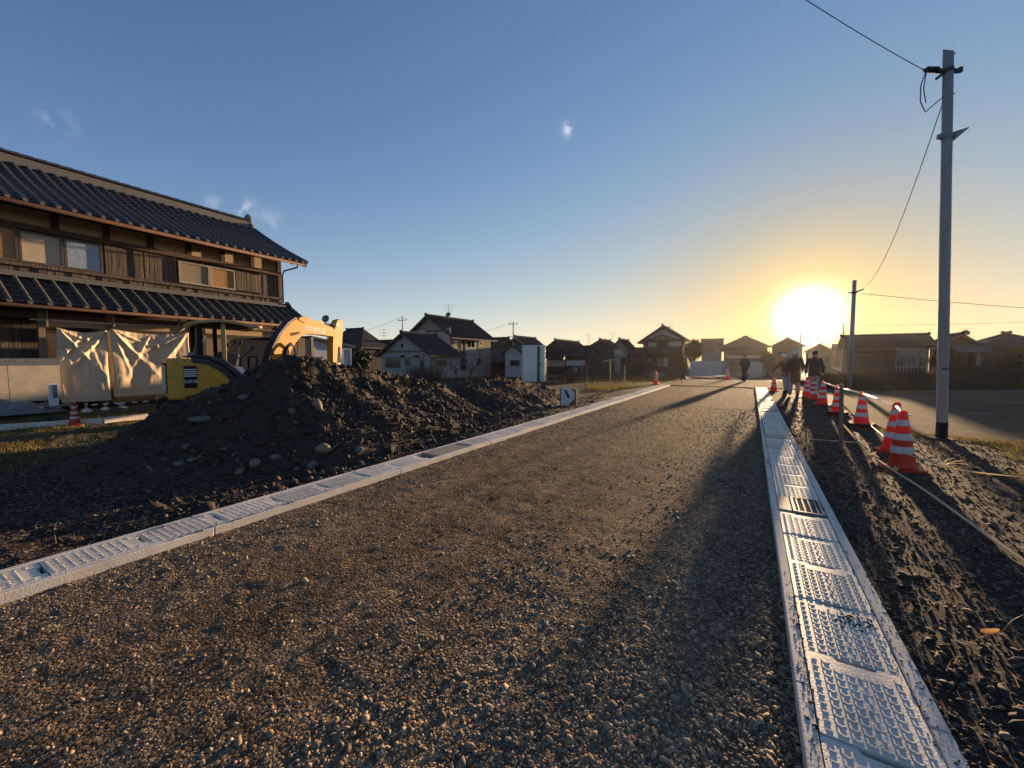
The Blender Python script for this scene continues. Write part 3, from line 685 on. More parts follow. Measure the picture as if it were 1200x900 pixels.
mb = MB(); mb.tube([(LX+.05, LY0, LZ-.07), (LX+.05, LY1-.1, LZ-.07)], .04, 10); mb.build('rain_gutter', M['copper'], house, smooth=True)
# veranda: posts, head beam, plaster strip
for px in (47, 127, 224, 238, 327):
    y = on_x(px, 400, -14.35).y; mb = MB(); mb.box(-14.42, -14.30, y-.055, y+.055, .25, 2.62); mb.build('veranda_post', M['wood_pale' if px in (47, 127) else 'wood_dark'], house)
mb = MB(); mb.box(-14.42, -14.32, Y0, 8.5, 2.36, 2.50); mb.build('head_beam', M['wood_red'], house)
mb = MB(); mb.box(-14.40, -14.36, on_x(52,380,-14.38).y, 8.4, 2.18, 2.355); mb.build('transom_panel', M['plaster'], house)
mb = MB(); mb.box(-14.9, -13.93, Y0, on_x(68,430,-13.9).y, 1.262, 1.42); mb.build('veranda_deck', M['greytarp'], house)
mb = MB(); mb.box(-14.38, -14.33, on_x(66,430,-14.35).y, on_x(240,430,-14.35).y, .46, 1.26); mb.build('skirt_panel', M['skirt'], house)
mb = MB(); y_ = Y0; ye = on_x(67,430,-13.9).y
while y_ < ye-.05: mb.box(-13.97, -13.92+random.uniform(0,.006), y_, min(y_+.905, ye)-.004, .46, 1.26); y_ += .905
mb.build('skirt_panel', M['skirt'], house)
mb = MB(); y = Y0
while y < 8.4:
    mb.box(-14.42, -14.34, y, y+.9, .2, .5) if int((y-Y0)/.9) % 2 == 0 else None; y += .9
mb.build('foundation', M['concrete'], house)
planks(Y0, on_x(46,400,HX).y, 1.43, 2.5, 'inner_wall_boards', .3)
mb = MB(); a = on_x(48,400,-14.5).y; b = on_x(68,400,-14.5).y
mb.box(-14.56, -14.5, a, a+.07, 1.27, 2.1); mb.box(-14.56, -14.5, b, b+.05, 1.27, 2.1); mb.box(-14.56, -14.5, a+.07, b, 2.03, 2.1); mb.box(-14.56, -14.5, a+.07, b, 1.27, 1.33); sd = mb.build('sliding_door', M['wood_pale'], house)
mb = MB(); mb.box(-14.55, -14.53, a+.07, b, 1.33, 2.03); mb.build('pane', M['screen'], sd)
mb = MB(); mb.box(-14.36, -14.33, on_x(240,420,-14.35).y, 8.45, .3, 2.05); mb.build('reed_screen', M['reed'], house)
mb = MB(); mb.tube([on_x(31,374,-14.05), on_x(120,379,-14.05), on_x(205,382,-14.05), on_x(340,388.5,-14.05)], .02, 8); pr = mb.build('curtain_rail', M['steel'], house)
mb = MB()
for px in (52, 131, 209, 245, 305):
    p = on_x(px, 380, -14.05); mb.box(-14.07, -14.03, p.y-.018, p.y+.018, p.z-.06, 2.58)
mb.build('rail_hanger', M['wood_pale'], house)
house.rotation_euler = (0, 0, R(2.0))
# ------------------------------------------------------------------ hanging tarpaulins
def tarp(pxl, pxr, ytop, ybot, label, seed):
    X = -14.02; a = on_x(pxl, 420, X).y; b = on_x(pxr, 420, X).y; zt = on_x(pxl, ytop, X).z; zb = on_x((pxl+pxr)/2, ybot, X).z
    n = 90; G = []
    for i in range(n):
        v = i/(n-1); row = []
        for j in range(n):
            u = j/(n-1); y = a+(b-a)*u; z = zt+(zb-zt)*v
            sagz = -.09*math.sin(math.pi*u)*(1-v)**3
            d = 0
            for cu, ang, w, amp in ((0.02, .62, .11, .13), (.98, -.62, .15, .16), (0.02, 1.15, .08, .06), (.98, -1.1, .09, .10), (.02, .25, .06, .06), (.5, .3, .08, .05), (.5, -.45, .10, .08)):
                # folds that radiate from the hanging corners
                du, dv = (u-cu)*(b-a), v*(zt-zb); t = du*math.cos(ang)-dv*math.sin(ang); l = max(0, du*math.sin(ang)+dv*math.cos(ang))
                q = abs(t)/(w*(.35+.75*l)); d += amp*max(0, 1-q)**1.3*min(1, l*2.2)*math.exp(-l*1.5)
            d += .10*float(fbm(np.array(u*2.0+seed), np.array(v*1.1+seed), 2))+.016*abs(float(fbm(np.array(u*6+seed), np.array(v*5), 3)))+.03*math.sin(u*7+v*1.2+seed)*v+.06*float(fbm(np.array(u*6.5+seed*3), np.array(v*.7+seed), 3))*(.35+.65*v)
            row.append((X+d-.035*(y-4), y+.02*math.sin(v*6+seed), z+sagz))
        G.append(row)
    mb = MB(); mb.grid(G); o = mb.build('tarpaulin', M['tarp'], smooth=True, recalc=False); s = o.modifiers.new('thick', 'SOLIDIFY'); s.thickness = .004
    tag(o, label, 'tarpaulin', 'cream tarpaulins hung along the veranda')
tarp(66.5, 126, 384, 471, 'narrower cream tarpaulin hung under the eave, behind the striped traffic cone', 1.3)
tarp(131, 223, 385.5, 463, 'wide creased cream tarpaulin hung under the eave, behind the excavator tail', 4.1)
# ------------------------------------------------------------------ yard edge, cone, tape
kb = [gnd(-120, 507, .12), gnd(0, 499, .12), gnd(60, 495, .12), gnd(120, 491, .12), gnd(178, 485, .12)]
mb = MB()
for p, q in zip(kb[:-1], kb[1:]): mb.beam((p.x, p.y, .03), (q.x, q.y, .03), .12, .22)
tag(mb.build('yard_kerb', M['concrete'], bevel=.01), 'low concrete edging at the front of the house yard', 'edging')
def cone(loc, label, s=1.0, rz=0.0, lean=(0,0), weight=False):
    c = empty('traffic_cone', loc, label, 'traffic cone', 'orange and white traffic cones', rz); c.rotation_euler = (lean[0], lean[1], rz); c.scale = (s*1.02, s*1.02, s*1.08)
    if CONE: 
        for ch in CONE[0].children:
            d = ch.copy(); COL.objects.link(d); d.parent = c
    else:
        mb = MB(); mb.prism([(-.19,-.13,0),(-.13,-.19,0),(.13,-.19,0),(.19,-.13,0),(.19,.13,0),(.13,.19,0),(-.13,.19,0),(-.19,.13,0)], (0,0,.028)); mb.build('base', M['orange'], c, world=False, bevel=.006)
        rad = lambda z: .138-(.138-.045)*(z-.028)/.63
        mb = MB(); mb.lathe([(.148,.026),(rad(.05),.05)]+[(rad(z), z) for z in (.15,.25,.35,.45,.55,.63)]+[(.048,.632),(.046,.665),(.037,.69),(.016,.70)], 24); mb.build('cone_body', M['orange'], c, smooth=True, world=False)
        for z0, z1 in ((.205,.285),(.36,.435),(.525,.595)):
            mb = MB(); e = .0035; mb.lathe([(rad(z0)-.002, z0),(rad(z0)+e, z0),(rad(z1)+e, z1),(rad(z1)-.002, z1)], 24); mb.build('reflective_band', M['reflect'], c, smooth=False, world=False)
        CONE.append(c)
    if weight:
        mb = MB(); mb.lathe([(.16,0),(.235,0),(.25,.02),(.235,.05),(.165,.05),(.16,0)], 22, (0,0,.029)); mb.build('weight_ring', M['rubber'], c, world=False, smooth=True)
CONE = []
def gz(p): return Vector((p.x, p.y, float(base_z(p.x, p.y))))
cone(gz(gnd(88, 500.5, .0)), 'traffic cone standing alone before the narrower tarpaulin of the old house', .62)
# black and white tape strung on pegs
mb = MB(); mw = MB(); pts = [on_x(px, py, -13.5) for px, py in ((-60,484),(0,481),(40,478.5),(100,475),(140,472.5),(180,470),(225,466))]
for k, (p, q) in enumerate(zip(pts[:-1], pts[1:])):
    n = 6
    for i in range(n):
        a = p.lerp(q, i/n); b = p.lerp(q, (i+1)/n); (mb if (i+k) % 2 else mw).tube([a, b], .022, 6)
rp = empty('barrier_rope', pts[0], 'black and white barrier rope strung low before the house skirting', 'rope')
mb.build('black_sections', M['black'], rp); mw.build('white_sections', M['tape'], rp)
for k, px in enumerate((101, 123, 139)):
    p = on_x(px, 474, -13.5); b = p+Vector((0, .08 if k == 2 else 0, 0)); mb = MB(); mb.tube([(p.x, p.y, p.z), (b.x, b.y, .25)], .018, 6); mb.tube([(p.x, p.y, p.z-.02), (p.x, p.y, p.z+.03)], .026, 8); mb.lathe([(.10,0),(.10,.05),(.05,.09),(.02,.1)], 12, (b.x, b.y, .14))
    tag(mb.build('rope_peg', M['concrete'], smooth=True), ['pale rope peg nearest the striped traffic cone', 'pale rope peg between two others before the wide tarpaulin', 'slanting pale rope peg before the wide tarpaulin'][k], 'peg', 'pegs holding the barrier rope')
# grey tarpaulin heaped on the yard edge, small board
G = []
for i in range(40):
    row = []
    for j in range(60):
        u, v = i/39-.5, j/59-.5; e = max(0, 1-4*(u*u+v*v)); z = .22+.42*e**.8*(.75+.5*float(fbm(np.array(u*4+3), np.array(v*5), 3)))
        row.append((-13.75+u*.8, on_x(40,480,-13.8).y+v*1.9-.5, z))
    G.append(row)
mb = MB(); mb.grid(G); tag(mb.build('folded_tarpaulin', M['greytarp'], smooth=True), 'grey tarpaulin heaped on the ground below the pale house skirting', 'tarpaulin')
p = on_x(63, 480, -13.62); bd = empty('notice_board', (p.x, p.y, .25), 'small white and blue notice board beside the grey heaped tarpaulin', 'sign')
a, b = on_x(57, 470, -13.62).y, on_x(69, 470, -13.62).y
mb = MB(); mb.box(-13.64, -13.61, a, b, .28, .86); mb.build('board', M['white'], bd)
mb = MB(); mb.box(-13.609, -13.604, a+(b-a)*.45, b-.01, .52, .82); mb.build('blue_panel', M['blue'], bd)
mb = MB(); mb.beam((-13.66, a+.03, .2), (-13.66, a+.03, .8), .03, .03); mb.build('leg', M['steel'], bd)
for k in range(2):
    p = on_x((58, 66)[k], 489, -13.5); mb = MB(); mb.beam((p.x, p.y-.35, .26), (p.x, p.y+.35, .36+.05*k), .05, .03); tag(mb.build('timber_offcut', M['wood_pale'], bevel=.004), ['pale timber offcut lying under the notice board', 'second timber offcut lying nearer the traffic cone'][k], 'timber')

fb = empty('board_fence', (-14.25, on_x(350, 420, -14.25).y, 0), 'sandy brown board panel between the old house corner and the pale blue shed', 'fence')
mb = MB(); ya, yb = on_x(334, 420, -14.25).y, on_x(365, 420, -14.25).y; z1 = on_x(350, 396, -14.25).z
k = ya
while k < yb: mb.box(-14.28, -14.25+random.uniform(0, .012), k+.004, min(k+.16, yb), 0, z1); k += .16
mb.build('boards', M['wood_pale'], fb); mb = MB(); mb.box(-14.32, -14.22, yb-.01, yb+.08, 0, z1+.05); mb.build('post', M['frame_pale'], fb)
# ================================================================== EXCAVATOR
EXX = -10.45                       # plane of the machine's roadside flank
exc = empty('excavator', (EXX-.85, on_x(250, 450, EXX).y, 0), 'yellow mini excavator with open canopy and raised boom behind the heap', 'excavator')
ys = lambda px, py=440: on_x(px, py, EXX).y
zs_ = lambda px, py: on_x(px, py, EXX).z
yr, yf = ys(217), ys(290)
zb, zt = .50, zs_(219, 418)
def side(pts): return [(EXX, ys(px, py), zs_(px, py)) for px, py in pts]
# body shell: side profile swept across the machine
prof = side([(218.5,466),(276,462),(290,452),(278,444),(262,430),(244,422),(226,420),(218.5,425)])
mb = MB(); mb.prism(prof, (-1.7, 0, 0)); body = mb.build('body', M['yellow'], exc, bevel=.05)
mb = MB(); y0 = ys(218.5); mb.prism([(EXX-.02, y0+.06, zb), (EXX-1.68, y0+.06, zb), (EXX-1.5, y0-.24, zb), (EXX-.16, y0-.24, zb)], (0, 0, zt-zb-.03)); mb.build('counterweight', M['yellow'], body, bevel=.06)
hp = side([(226,418.4),(246,420.0),(264,428.5),(281,444),(291,453),(294,449),(284,438),(266,422),(247,416.2),(226,416.2)])
mb = MB(); mb.prism([(x+.03, y, z) for x, y, z in hp], (-1.5, 0, 0)); mb.build('hood', M['hood'], exc, bevel=.02)
mb = MB(); mb.prism(side([(228,419),(246,421),(263,429.5),(279,444),(287,452),(279,455),(262,436),(245,427),(229,425)]), (.018, 0, 0)); mb.build('side_band', M['hood'], exc)
# grilles
mb = MB(); mb.box(EXX+.001, EXX+.012, ys(220), ys(234.5), zs_(225,455), zs_(225,429)); mb.box(EXX-1.4, EXX-.26, y0-.256, y0-.236, .66, zt-.14); gv = mb.build('grille_recess', M['black'], exc)
mb = MB()
for k in range(9):
    z = zs_(225,455)+(zs_(225,432)-zs_(225,455))*(k+.3)/9
    if k > 4: mb.box(EXX+.013, EXX+.03, ys(220.4), ys(233.8), z, z+.022)
mb.build('side_grille_slats', M['white'], exc)
mb = MB()
for k in range(13):
    z = .69+(zt-.86)*k/13; mb.box(EXX-1.38, EXX-.28, y0-.275, y0-.257, z, z+.028)
mb.build('grille_slats', M['white'], exc)
def text(name, s, size, m, root, loc, rot, ext=.002):
    cu = bpy.data.curves.new(name, 'FONT'); cu.body = s; cu.size = size; cu.extrude = ext; cu.align_x = 'CENTER'; cu.align_y = 'CENTER'; cu.resolution_u = 2
    t = bpy.data.objects.new(name, cu); COL.objects.link(t); bpy.context.view_layer.update()
    me = bpy.data.meshes.new_from_object(t.evaluated_get(bpy.context.evaluated_depsgraph_get())); bpy.data.objects.remove(t)
    me.materials.clear(); me.materials.append(m); o = bpy.data.objects.new(name, me); COL.objects.link(o); o.parent = root
    off = Vector((0,0,0)); p = root
    while p is not None: off += p.location; p = p.parent
    o.location = Vector(loc)-off; o.rotation_euler = rot; return o
text('model_lettering', '50MR', .105, M['white'], exc, (EXX+.018, ys(227.8), zs_(227,447.5)), (R(90), 0, R(90)))
# canopy and posts
cxm = EXX-.85; cy0, cy1 = ys(232, 376), ys(303, 376); cz = zs_(265, 377)
G = []
for i in range(13):
    v = i/12; y = cy0-.05+(cy1-cy0+.1)*v; row = []
    for j in range(9):
        u = j/8-.5; row.append((cxm+u*1.5, y, cz-.02+.10*math.sin(math.pi*min(1, v*1.08+.06))-.12*u*u))
    G.append(row)
mb = MB(); mb.grid(G); cn = mb.build('canopy_roof', M['yellow_pale'], exc, smooth=True); sm = cn.modifiers.new('thick', 'SOLIDIFY'); sm.thickness = .07
mb = MB(); mb.box(cxm-.62, cxm+.62, cy0+.12, cy1-.12, cz-.09, cz-.05); mb.build('canopy_lining', M['black'], exc)
for sx in (-.6, .6):
    mb = MB(); mb.box(cxm+sx-.04, cxm+sx+.04, ys(238), ys(238)+.10, zt-.05, cz-.03); mb.build('canopy_post', M['black'], exc, bevel=.01)
    mb = MB(); mb.box(cxm+sx-.04, cxm+sx+.04, ys(265), ys(265)+.085, zt-.45, cz-.03); mb.build('canopy_post', M['yellow_pale' if sx > 0 else 'black'], exc, bevel=.01)
# seat, console, levers
sx, sy = cxm+.05, ys(256)
mb = MB(); mb.obox((sx, sy-.22, zt+.22), .46, .12, .62, (R(-14), 0, 0)); st = mb.build('backrest', M['vinyl'], exc, bevel=.04)
mb = MB(); mb.obox((sx, sy-.13, zt+.27), .34, .05, .42, (R(-14), 0, 0)); mb.build('backrest_pad', M['white'], st, bevel=.02)
mb = MB(); mb.obox((sx, sy+.08, zt-.05), .48, .5, .13, (R(4), 0, 0)); mb.build('seat', M['vinyl'], exc, bevel=.04)
for k in (-.32, .32):
    mb = MB(); mb.obox((cxm+k, ys(277)-.02, zt-.05), .16, .34, .34, (R(-12), 0, 0)); mb.build('console', M['vinyl'], exc, bevel=.04)
for x, a, b in ((cxm+.32, (272,415),(281,400)), (cxm+.32, (281,418),(287,402)), (cxm+.1, (289,420),(302,409)), (cxm-.1, (284,420),(276,404))):
    p, q = on_x(*a, EXX), on_x(*b, EXX); mb = MB(); mb.tube([(x, p.y, p.z-.25), (x, p.y, p.z), (x, q.y, q.z)], [.018, .014, .012], 6); mb.tube([(x, q.y-.005, q.z-.03), (x, q.y+.01, q.z+.06)], [.02, .024], 8); mb.build('lever', M['black'], exc, smooth=True)
mb = MB(); p = on_x(303, 418, EXX); mb.box(cxm-.5, cxm+.5, p.y-.02, p.y+.02, p.z-.02, p.z+.02); mb.beam((cxm+.45, p.y, p.z), (cxm+.45, p.y, .7), .04, .04); mb.beam((cxm-.45, p.y, p.z), (cxm-.45, p.y, .7), .04, .04); mb.build('front_rail', M['black'], exc)
mb = MB(); mb.prism(side([(272,430),(284,430),(291,441),(280,443)]), (-.5, 0, 0)); mb.build('step_panel', M['white'], exc)
mb = MB(); mb.box(EXX-1.7, EXX, yr, yf+.35, .38, .5); mb.build('deck', M['iron'], exc)
# running gear
for s in (0, -1):
    x0 = EXX-.05-(.40 if s else 0)-(1.25 if s else 0)
    mb = MB(); pts = []
    for k in range(24):
        t = 2*math.pi*k/24; pts.append((x0, (yr+yf)/2+.1+(.85 if math.cos(t) > 0 else -.85)+.24*math.cos(t), .26+.24*math.sin(t)))
    mb.prism(pts, (-.38, 0, 0)); tr = mb.build('track', M['rubber'], exc, bevel=.02)
    mb = MB()
    for k in range(5): mb.lathe([(.001,-.19),(.13,-.19),(.13,.19),(.001,.19)], 14)
    mb = MB()
    for k in range(5): c = (x0-.19, (yr+yf)/2+.1-.8+.4*k, .24); mb.tube([(c[0]-.2, c[1], c[2]), (c[0]+.2, c[1], c[2])], .12, 14)
    mb.build('roller', M['iron'], tr)
# boom group in a vertical plane, slewed a little away from the road
BP = on_y(318, 428, yf+.75); BP = Vector((cxm+.35, yf+.55, 1.2)); bd = Vector((-.22, .975, 0)).normalized(); bn = Vector((bd.y, -bd.x, 0))
def bp(px, py): return on_plane(px, py, BP, bn)
def plate(pts, th, name, m, bev=.012, root=exc, off=0.0):
    mb = MB(); mb.prism([bp(*q)+bn*(off+th/2) for q in pts], bn*(-th)); return mb.build(name, M[m], root, bevel=bev)
boom = plate([(311,432),(318,407),(326,391),(337,378),(345,373),(356,372.2),(368,376.5),(386,383.5),(391,388),(391,394),(386,394.5),(372,392.5),(356,391.5),(350,394),(343,402),(337,413),(333,426),(330,434)], .22, 'boom', 'boom_paint')
plate([(308,432),(315.5,406),(323,391),(334,377.5),(343,371.6),(344.5,372.8),(336,379),(325.5,392.5),(318,407.5),(311.5,432)], .23, 'boom_edge', 'hood', .005)
plate([(347.5,371.6),(357,371),(360,376),(353,379),(346,375)], .25, 'boom_bracket', 'boom_paint', .01)
stick = plate([(389.5,383.5),(392,375.5),(396,374),(398.2,378),(398.8,388),(397.5,408),(396.5,425),(394,432),(388.5,432),(387,424),(386.8,404),(387.5,392)], .21, 'stick', 'boom_paint')
plate([(393.5,406.5),(395.5,406),(396.5,425),(392.5,425)], .225, 'stick_link', 'black', .004)
mb = MB(); a, b, c = bp(357,377.3), bp(377,379.6), bp(390,380.6); mb.tube([a, b], .075, 14); mb.build('arm_cylinder', M['boom_paint'], boom, smooth=True); mb = MB(); mb.tube([b, c], .036, 12); mb.build('cylinder_rod', M['chrome'], boom, smooth=True)
mb = MB(); mb.tube([bp(391,381)+bn*.16, bp(391,381)-bn*.16], .055, 12); mb.build('pivot_pin', M['white'], stick)
for s in (.10,):
    mb = MB(); mb.tube([bp(331,425), bp(340.5,400)], .06, 12); mb.build('lift_cylinder', M['black'], boom, smooth=True); mb = MB(); mb.tube([bp(340.5,400), bp(345,392.5)], .034, 10); mb.build('cylinder_rod', M['chrome'], boom, smooth=True)
for k in range(3):
    mb = MB(); mb.tube([bp(327+k*2,428)+bn*.17, bp(325+k,412)+bn*(.2+.02*k), bp(331+k*1.5,404-k)+bn*.2, bp(339+k,406+k*2)+bn*.19, bp(340+k*1.3,418)+bn*.19, bp(334,430)+bn*.17], .024, 7); mb.build('hose', M['black'], boom, smooth=True)
plate([(322,429),(322,418),(329,414),(336,416),(338,430),(330,436)], .42, 'swing_bracket', 'yellow', .02)
plate([(336,390.5),(347,388.5),(348,391),(338,394)], .23, 'boom_slot', 'copper', .003)
d0 = bp(365.5,386.6)+bn*.1115; ang = math.atan2(bd.y, bd.x); sl = (bp(377,388.7)-bp(355,385.0)); pitch = math.atan2(sl.z, sl.dot(bd))
t = text('company_lettering', '雨森建設工', .158, M['white'], boom, d0, (0,0,0))
t.rotation_euler = (Matrix.Rotation(ang, 3, 'Z')@Matrix.Rotation(-pitch, 3, 'Y')@Matrix.Rotation(R(90), 3, 'X')).to_euler()
c = bp(376, 389.0)+bn*.111; mb = MB(); q = [bp(374.2,390.3)+bn*.111, bp(376,386.6)+bn*.111, bp(377.6,390.8)+bn*.111]; mb.prism(q, bn*.004); mb.build('company_emblem', M['white'], boom)
# bucket resting behind the heap crest
plate([(386,428),(398,428),(402,440),(396,452),(382,450),(378,440)], .55, 'bucket', 'iron', .02)
mb = MB(); p = on_x(229, 420, EXX); 
mb.tube([(cxm+.65, p.y, zt-.02), (cxm+.65, p.y, zt+.10)], .05, 10); mb.build('exhaust_cap', M['steel'], exc, smooth=True)
# work lamp clamp on the canopy
mb = MB(); p = on_x(222, 381, -12.6); mb.tube([p+Vector((0,-.35,-.25)), p], .03, 8); mb.lathe([(.04,-.09),(.13,-.05),(.14,.03),(.02,.07)], 12, p); tag(mb.build('work_lamp', M['wood_pale'], smooth=True), 'small pale lamp on a slanting arm beside the canopy of the excavator', 'lamp')

# the machine stands turned a little toward the road; the slewed boom keeps its own plane
PHI = R(15); off = Vector((-.03, .20, 0)); exc.rotation_euler = (0, 0, -PHI); exc.location += off
for ch in exc.children:
    if ch.name.split('.')[0] in ('boom', 'boom_edge', 'boom_bracket', 'stick', 'stick_link', 'swing_bracket', 'boom_slot', 'bucket'):
        ch.rotation_euler = (0, 0, PHI); ch.location = Matrix.Rotation(PHI, 3, 'Z')@(-off)
# ================================================================== FAR HOUSES
def depth(p): return -p.x*math.sin(YAW)+p.y*math.cos(YAW)
def ribbed(P, A, U, per=.3, amp=.03):
    P, A, U = Vector(P), Vector(A), Vector(U); N = A.cross(U).normalized(); N = -N if N.z < 0 else N
    n = max(4, int(A.length/per)); cs = []
    for k in range(n): cs += [(k, 0), (k+.35, 0), (k+.5, amp), (k+.65, 0)]
    cs.append((n, 0)); nv = max(2, int(U.length/.5)); G = []
    for v in range(nv):
        for e, h2 in ((v, .022), (v+1, 0)): G.append([P+A*(c/n)+U*(e/nv)+N*(h+h2) for c, h in cs])
    return G
HROOT = {}
def far_house(label, pl, pc, pr, d, ye, yr, axis='y', side='L', wall='wall_grey', roof='tile_far', over=.55, wins=(), zb=-.75, hip=0.0, trim='frame', name='house', pale_verge=False):
    """near corner on pixel column pc at depth d; front (-y) face out to pl, flank out to pr"""
    if side == 'R': pl, pc, pr = pr, pl, pc      # args are left corner, right end, flank end
    C0 = at_depth(pc, 421, d); cx, cy = C0.x, C0.y
    if side == 'L':
        x0, x1 = on_y(pl, 421, cy).x, cx; sx = cx
        y1 = on_x(pr, 421, cx).y
    else:
        x0, x1 = cx, on_y(pr, 421, cy).x; sx = cx
        y1 = on_x(pl, 421, cx).y
    y1 = max(min(y1, cy+14), cy+4); y0 = cy
    ze = at_depth(pc, ye, d).z
    if axis == 'y': p = Vector(((x0+x1)/2, y0, 0))
    else: p = Vector(((x0+x1)/2, (y0+y1)/2, 0))
    zr = H+(421-yr)/F*depth(p); zr = max(zr, ze+.7)
    root = empty(name, ((x0+x1)/2, (y0+y1)/2, zb), label, 'house')
    mb = MB(); e = .03
    if axis == 'y' and not hip: mb.prism([(x0,y0,zb),(x1,y0,zb),(x1,y0,ze),((x0+x1)/2,y0,zr-.12),(x0,y0,ze)], (0,y1-y0,0))
    elif not hip: mb.prism([(x0,y0,zb),(x0,y1,zb),(x0,y1,ze),(x0,(y0+y1)/2,zr-.12),(x0,y0,ze)], (x1-x0,0,0))
    else: mb.box(x0,x1,y0,y1,zb,ze)
    mb.build('wall', M[wall], root)
    mb = MB(); ms = MB()
    if axis == 'y':
        xm = (x0+x1)/2; hw = (x1-x0)/2; dz = (zr-ze)*over/hw
        for s in (-1, 1):
            P = Vector((xm+s*(hw+over), y0-over, ze-dz)); 
            mb.grid(ribbed(P+Vector((0,0,.06)), (0,y1-y0+2*over,0), (-s*(hw+over), 0, zr-ze+dz)))
        ms.prism([(xm-hw-over,y0-over,ze-dz+.05),(xm-hw-over,y0-over,ze-dz-.08),(xm,y0-over,zr-.10),(xm+hw+over,y0-over,ze-dz-.08),(xm+hw+over,y0-over,ze-dz+.05),(xm,y0-over,zr+.03)], (0,y1-y0+2*over,0))
        ra, rb = (xm, y0-over, zr+.1), (xm, y1+over, zr+.1)
    elif not hip:
        ym = (y0+y1)/2; hw = (y1-y0)/2; dz = (zr-ze)*over/hw
        for s in (-1, 1):
            P = Vector((x0-over, ym+s*(hw+over), ze-dz)); mb.grid(ribbed(P+Vector((0,0,.06)), (x1-x0+2*over,0,0), (0, -s*(hw+over), zr-ze+dz)))
        ms.prism([(x0-over,ym-hw-over,ze-dz+.05),(x0-over,ym-hw-over,ze-dz-.08),(x0-over,ym,zr-.10),(x0-over,ym+hw+over,ze-dz-.08),(x0-over,ym+hw+over,ze-dz+.05),(x0-over,ym,zr+.03)], (x1-x0+2*over,0,0))
        ra, rb = (x0-over, ym, zr+.1), (x1+over, ym, zr+.1)
    else:
        ym, xm = (y0+y1)/2, (x0+x1)/2; X0, X1, YA, YB = x0-over, x1+over, y0-over, y1+over; zz = ze-.15
        if axis == 'x': ra, rb = (x0+hip, ym, zr), (x1-hip, ym, zr)
        else: ra, rb = (xm, y0+hip, zr), (xm, y1-hip, zr)
        c4 = [(X0,YA,zz),(X1,YA,zz),(X1,YB,zz),(X0,YB,zz)]
        mb.add(c4+[ra, rb], [(0,1,5,4),(1,2,5),(2,3,4,5),(3,0,4)] if axis == 'x' else [(0,1,4),(1,2,5,4),(2,3,5),(3,0,4,5)])
        ms.box(X0,X1,YA,YB,zz-.12,zz-.002); ra = (ra[0],ra[1],ra[2]+.06); rb = (rb[0],rb[1],rb[2]+.06)
    rf = mb.build('roof', M[roof], root, recalc=True)
    ms.build('eave', M['wall_white' if pale_verge else 'frame'], root)
    mr = MB(); mr.tube([ra, rb], .14, 8)
    for q, w in ((ra, -1), (rb, 1)):
        dq = (Vector(rb)-Vector(ra)).normalized()*w; mr.tube([Vector(q)-dq*.1, Vector(q)+dq*.05+Vector((0,0,.14))], [.16, .13], 8)
    mr.build('ridge', M['tile_far' if roof != 'roof_grey' else roof], rf)
    if axis == 'y' or side == 'L':
        e_x = (sx+over-.02) if side == 'L' else (sx-over+.02)
        if axis == 'y':
            z_e = ze-(zr-ze)*over/((x1-x0)/2); g_ = MB(); g_.tube([(e_x, y0-over, z_e-.02), (e_x, y1+over, z_e-.02)], .055, 6); s_ = 1 if side == 'L' else -1
            g_.tube([(e_x, y0-over+.5, z_e-.05), (sx+s_*.08, y0+.15, z_e-.35), (sx+s_*.08, y0+.15, zb)], .04, 6); g_.build('rain_gutter', M['copper'], root)
    if axis == 'x' and not hip:
        z_e = ze-(zr-ze)*over/((y1-y0)/2); g_ = MB(); g_.tube([(x0-over, y0-over+.02, z_e-.02), (x1+over, y0-over+.02, z_e-.02)], .055, 6); g_.tube([(x1-.3, y0-over+.02, z_e-.05), (x1-.2, y0-.08, z_e-.35), (x1-.2, y0-.08, zb)], .04, 6); g_.build('rain_gutter', M['copper'], root)
    for wn in wins:
        kind, face, a, b, c, dd = wn[:6]; m = wn[6] if len(wn) > 6 else 'glass'
        f = MB(); g = MB(); fr = .06
        if face == 'F':
            p, q = on_y(a, b, y0), on_y(c, dd, y0); xa, xb, za, zb2 = max(p.x, x0+.05), min(q.x, x1-.05), q.z, p.z; za = max(za, zb+.02)
            if xb-xa < .15 or zb2-za < .15: continue
            f.box(xa, xb, y0-.06, y0-.001, za, za+fr); f.box(xa, xb, y0-.06, y0-.001, zb2-fr, zb2)
            for u in ([xa, xb-fr] if kind != 'slats' else list(np.linspace(xa, xb-fr, 8)))+([(xa+xb-fr)/2] if kind == 'window' else []): f.box(u, u+fr, y0-.055, y0-.002, za+fr, zb2-fr)
            g.box(xa+fr*.5, xb-fr*.5, y0-.03, y0-.001, za+fr*.5, zb2-fr*.5)
        else:
            p, q = on_x(a, b, sx), on_x(c, dd, sx); ya, yb = sorted((p.y, q.y)); za, zb2 = q.z, p.z; o = 1 if side == 'L' else -1; za = max(za, zb+.02)
            ya, yb = max(ya, y0+.05), min(yb, y1-.05)
            if yb-ya < .15 or zb2-za < .15: continue
            X = sorted((sx+o*.001, sx+o*.06)); X2 = sorted((sx+o*.001, sx+o*.03))
            f.box(X[0], X[1], ya, yb, za, za+fr); f.box(X[0], X[1], ya, yb, zb2-fr, zb2)
            for u in [ya, yb-fr]+([(ya+yb-fr)/2] if kind == 'window' else []): f.box(X[0], X[1], u, u+fr, za+fr, zb2-fr)
            g.box(X2[0], X2[1], ya+fr*.5, yb-fr*.5, za+fr*.5, zb2-fr*.5)
        fo = f.build('door' if kind == 'door' else 'window' if kind in ('window', 'slats') else 'wall_panel', M[trim], root)
        g.build('pane' if kind in ('window', 'slats') else 'panel', M[m], fo)
    return dict(root=root, x0=x0, x1=x1, y0=y0, y1=y1, ze=ze, zr=zr, cy=cy, sx=sx)
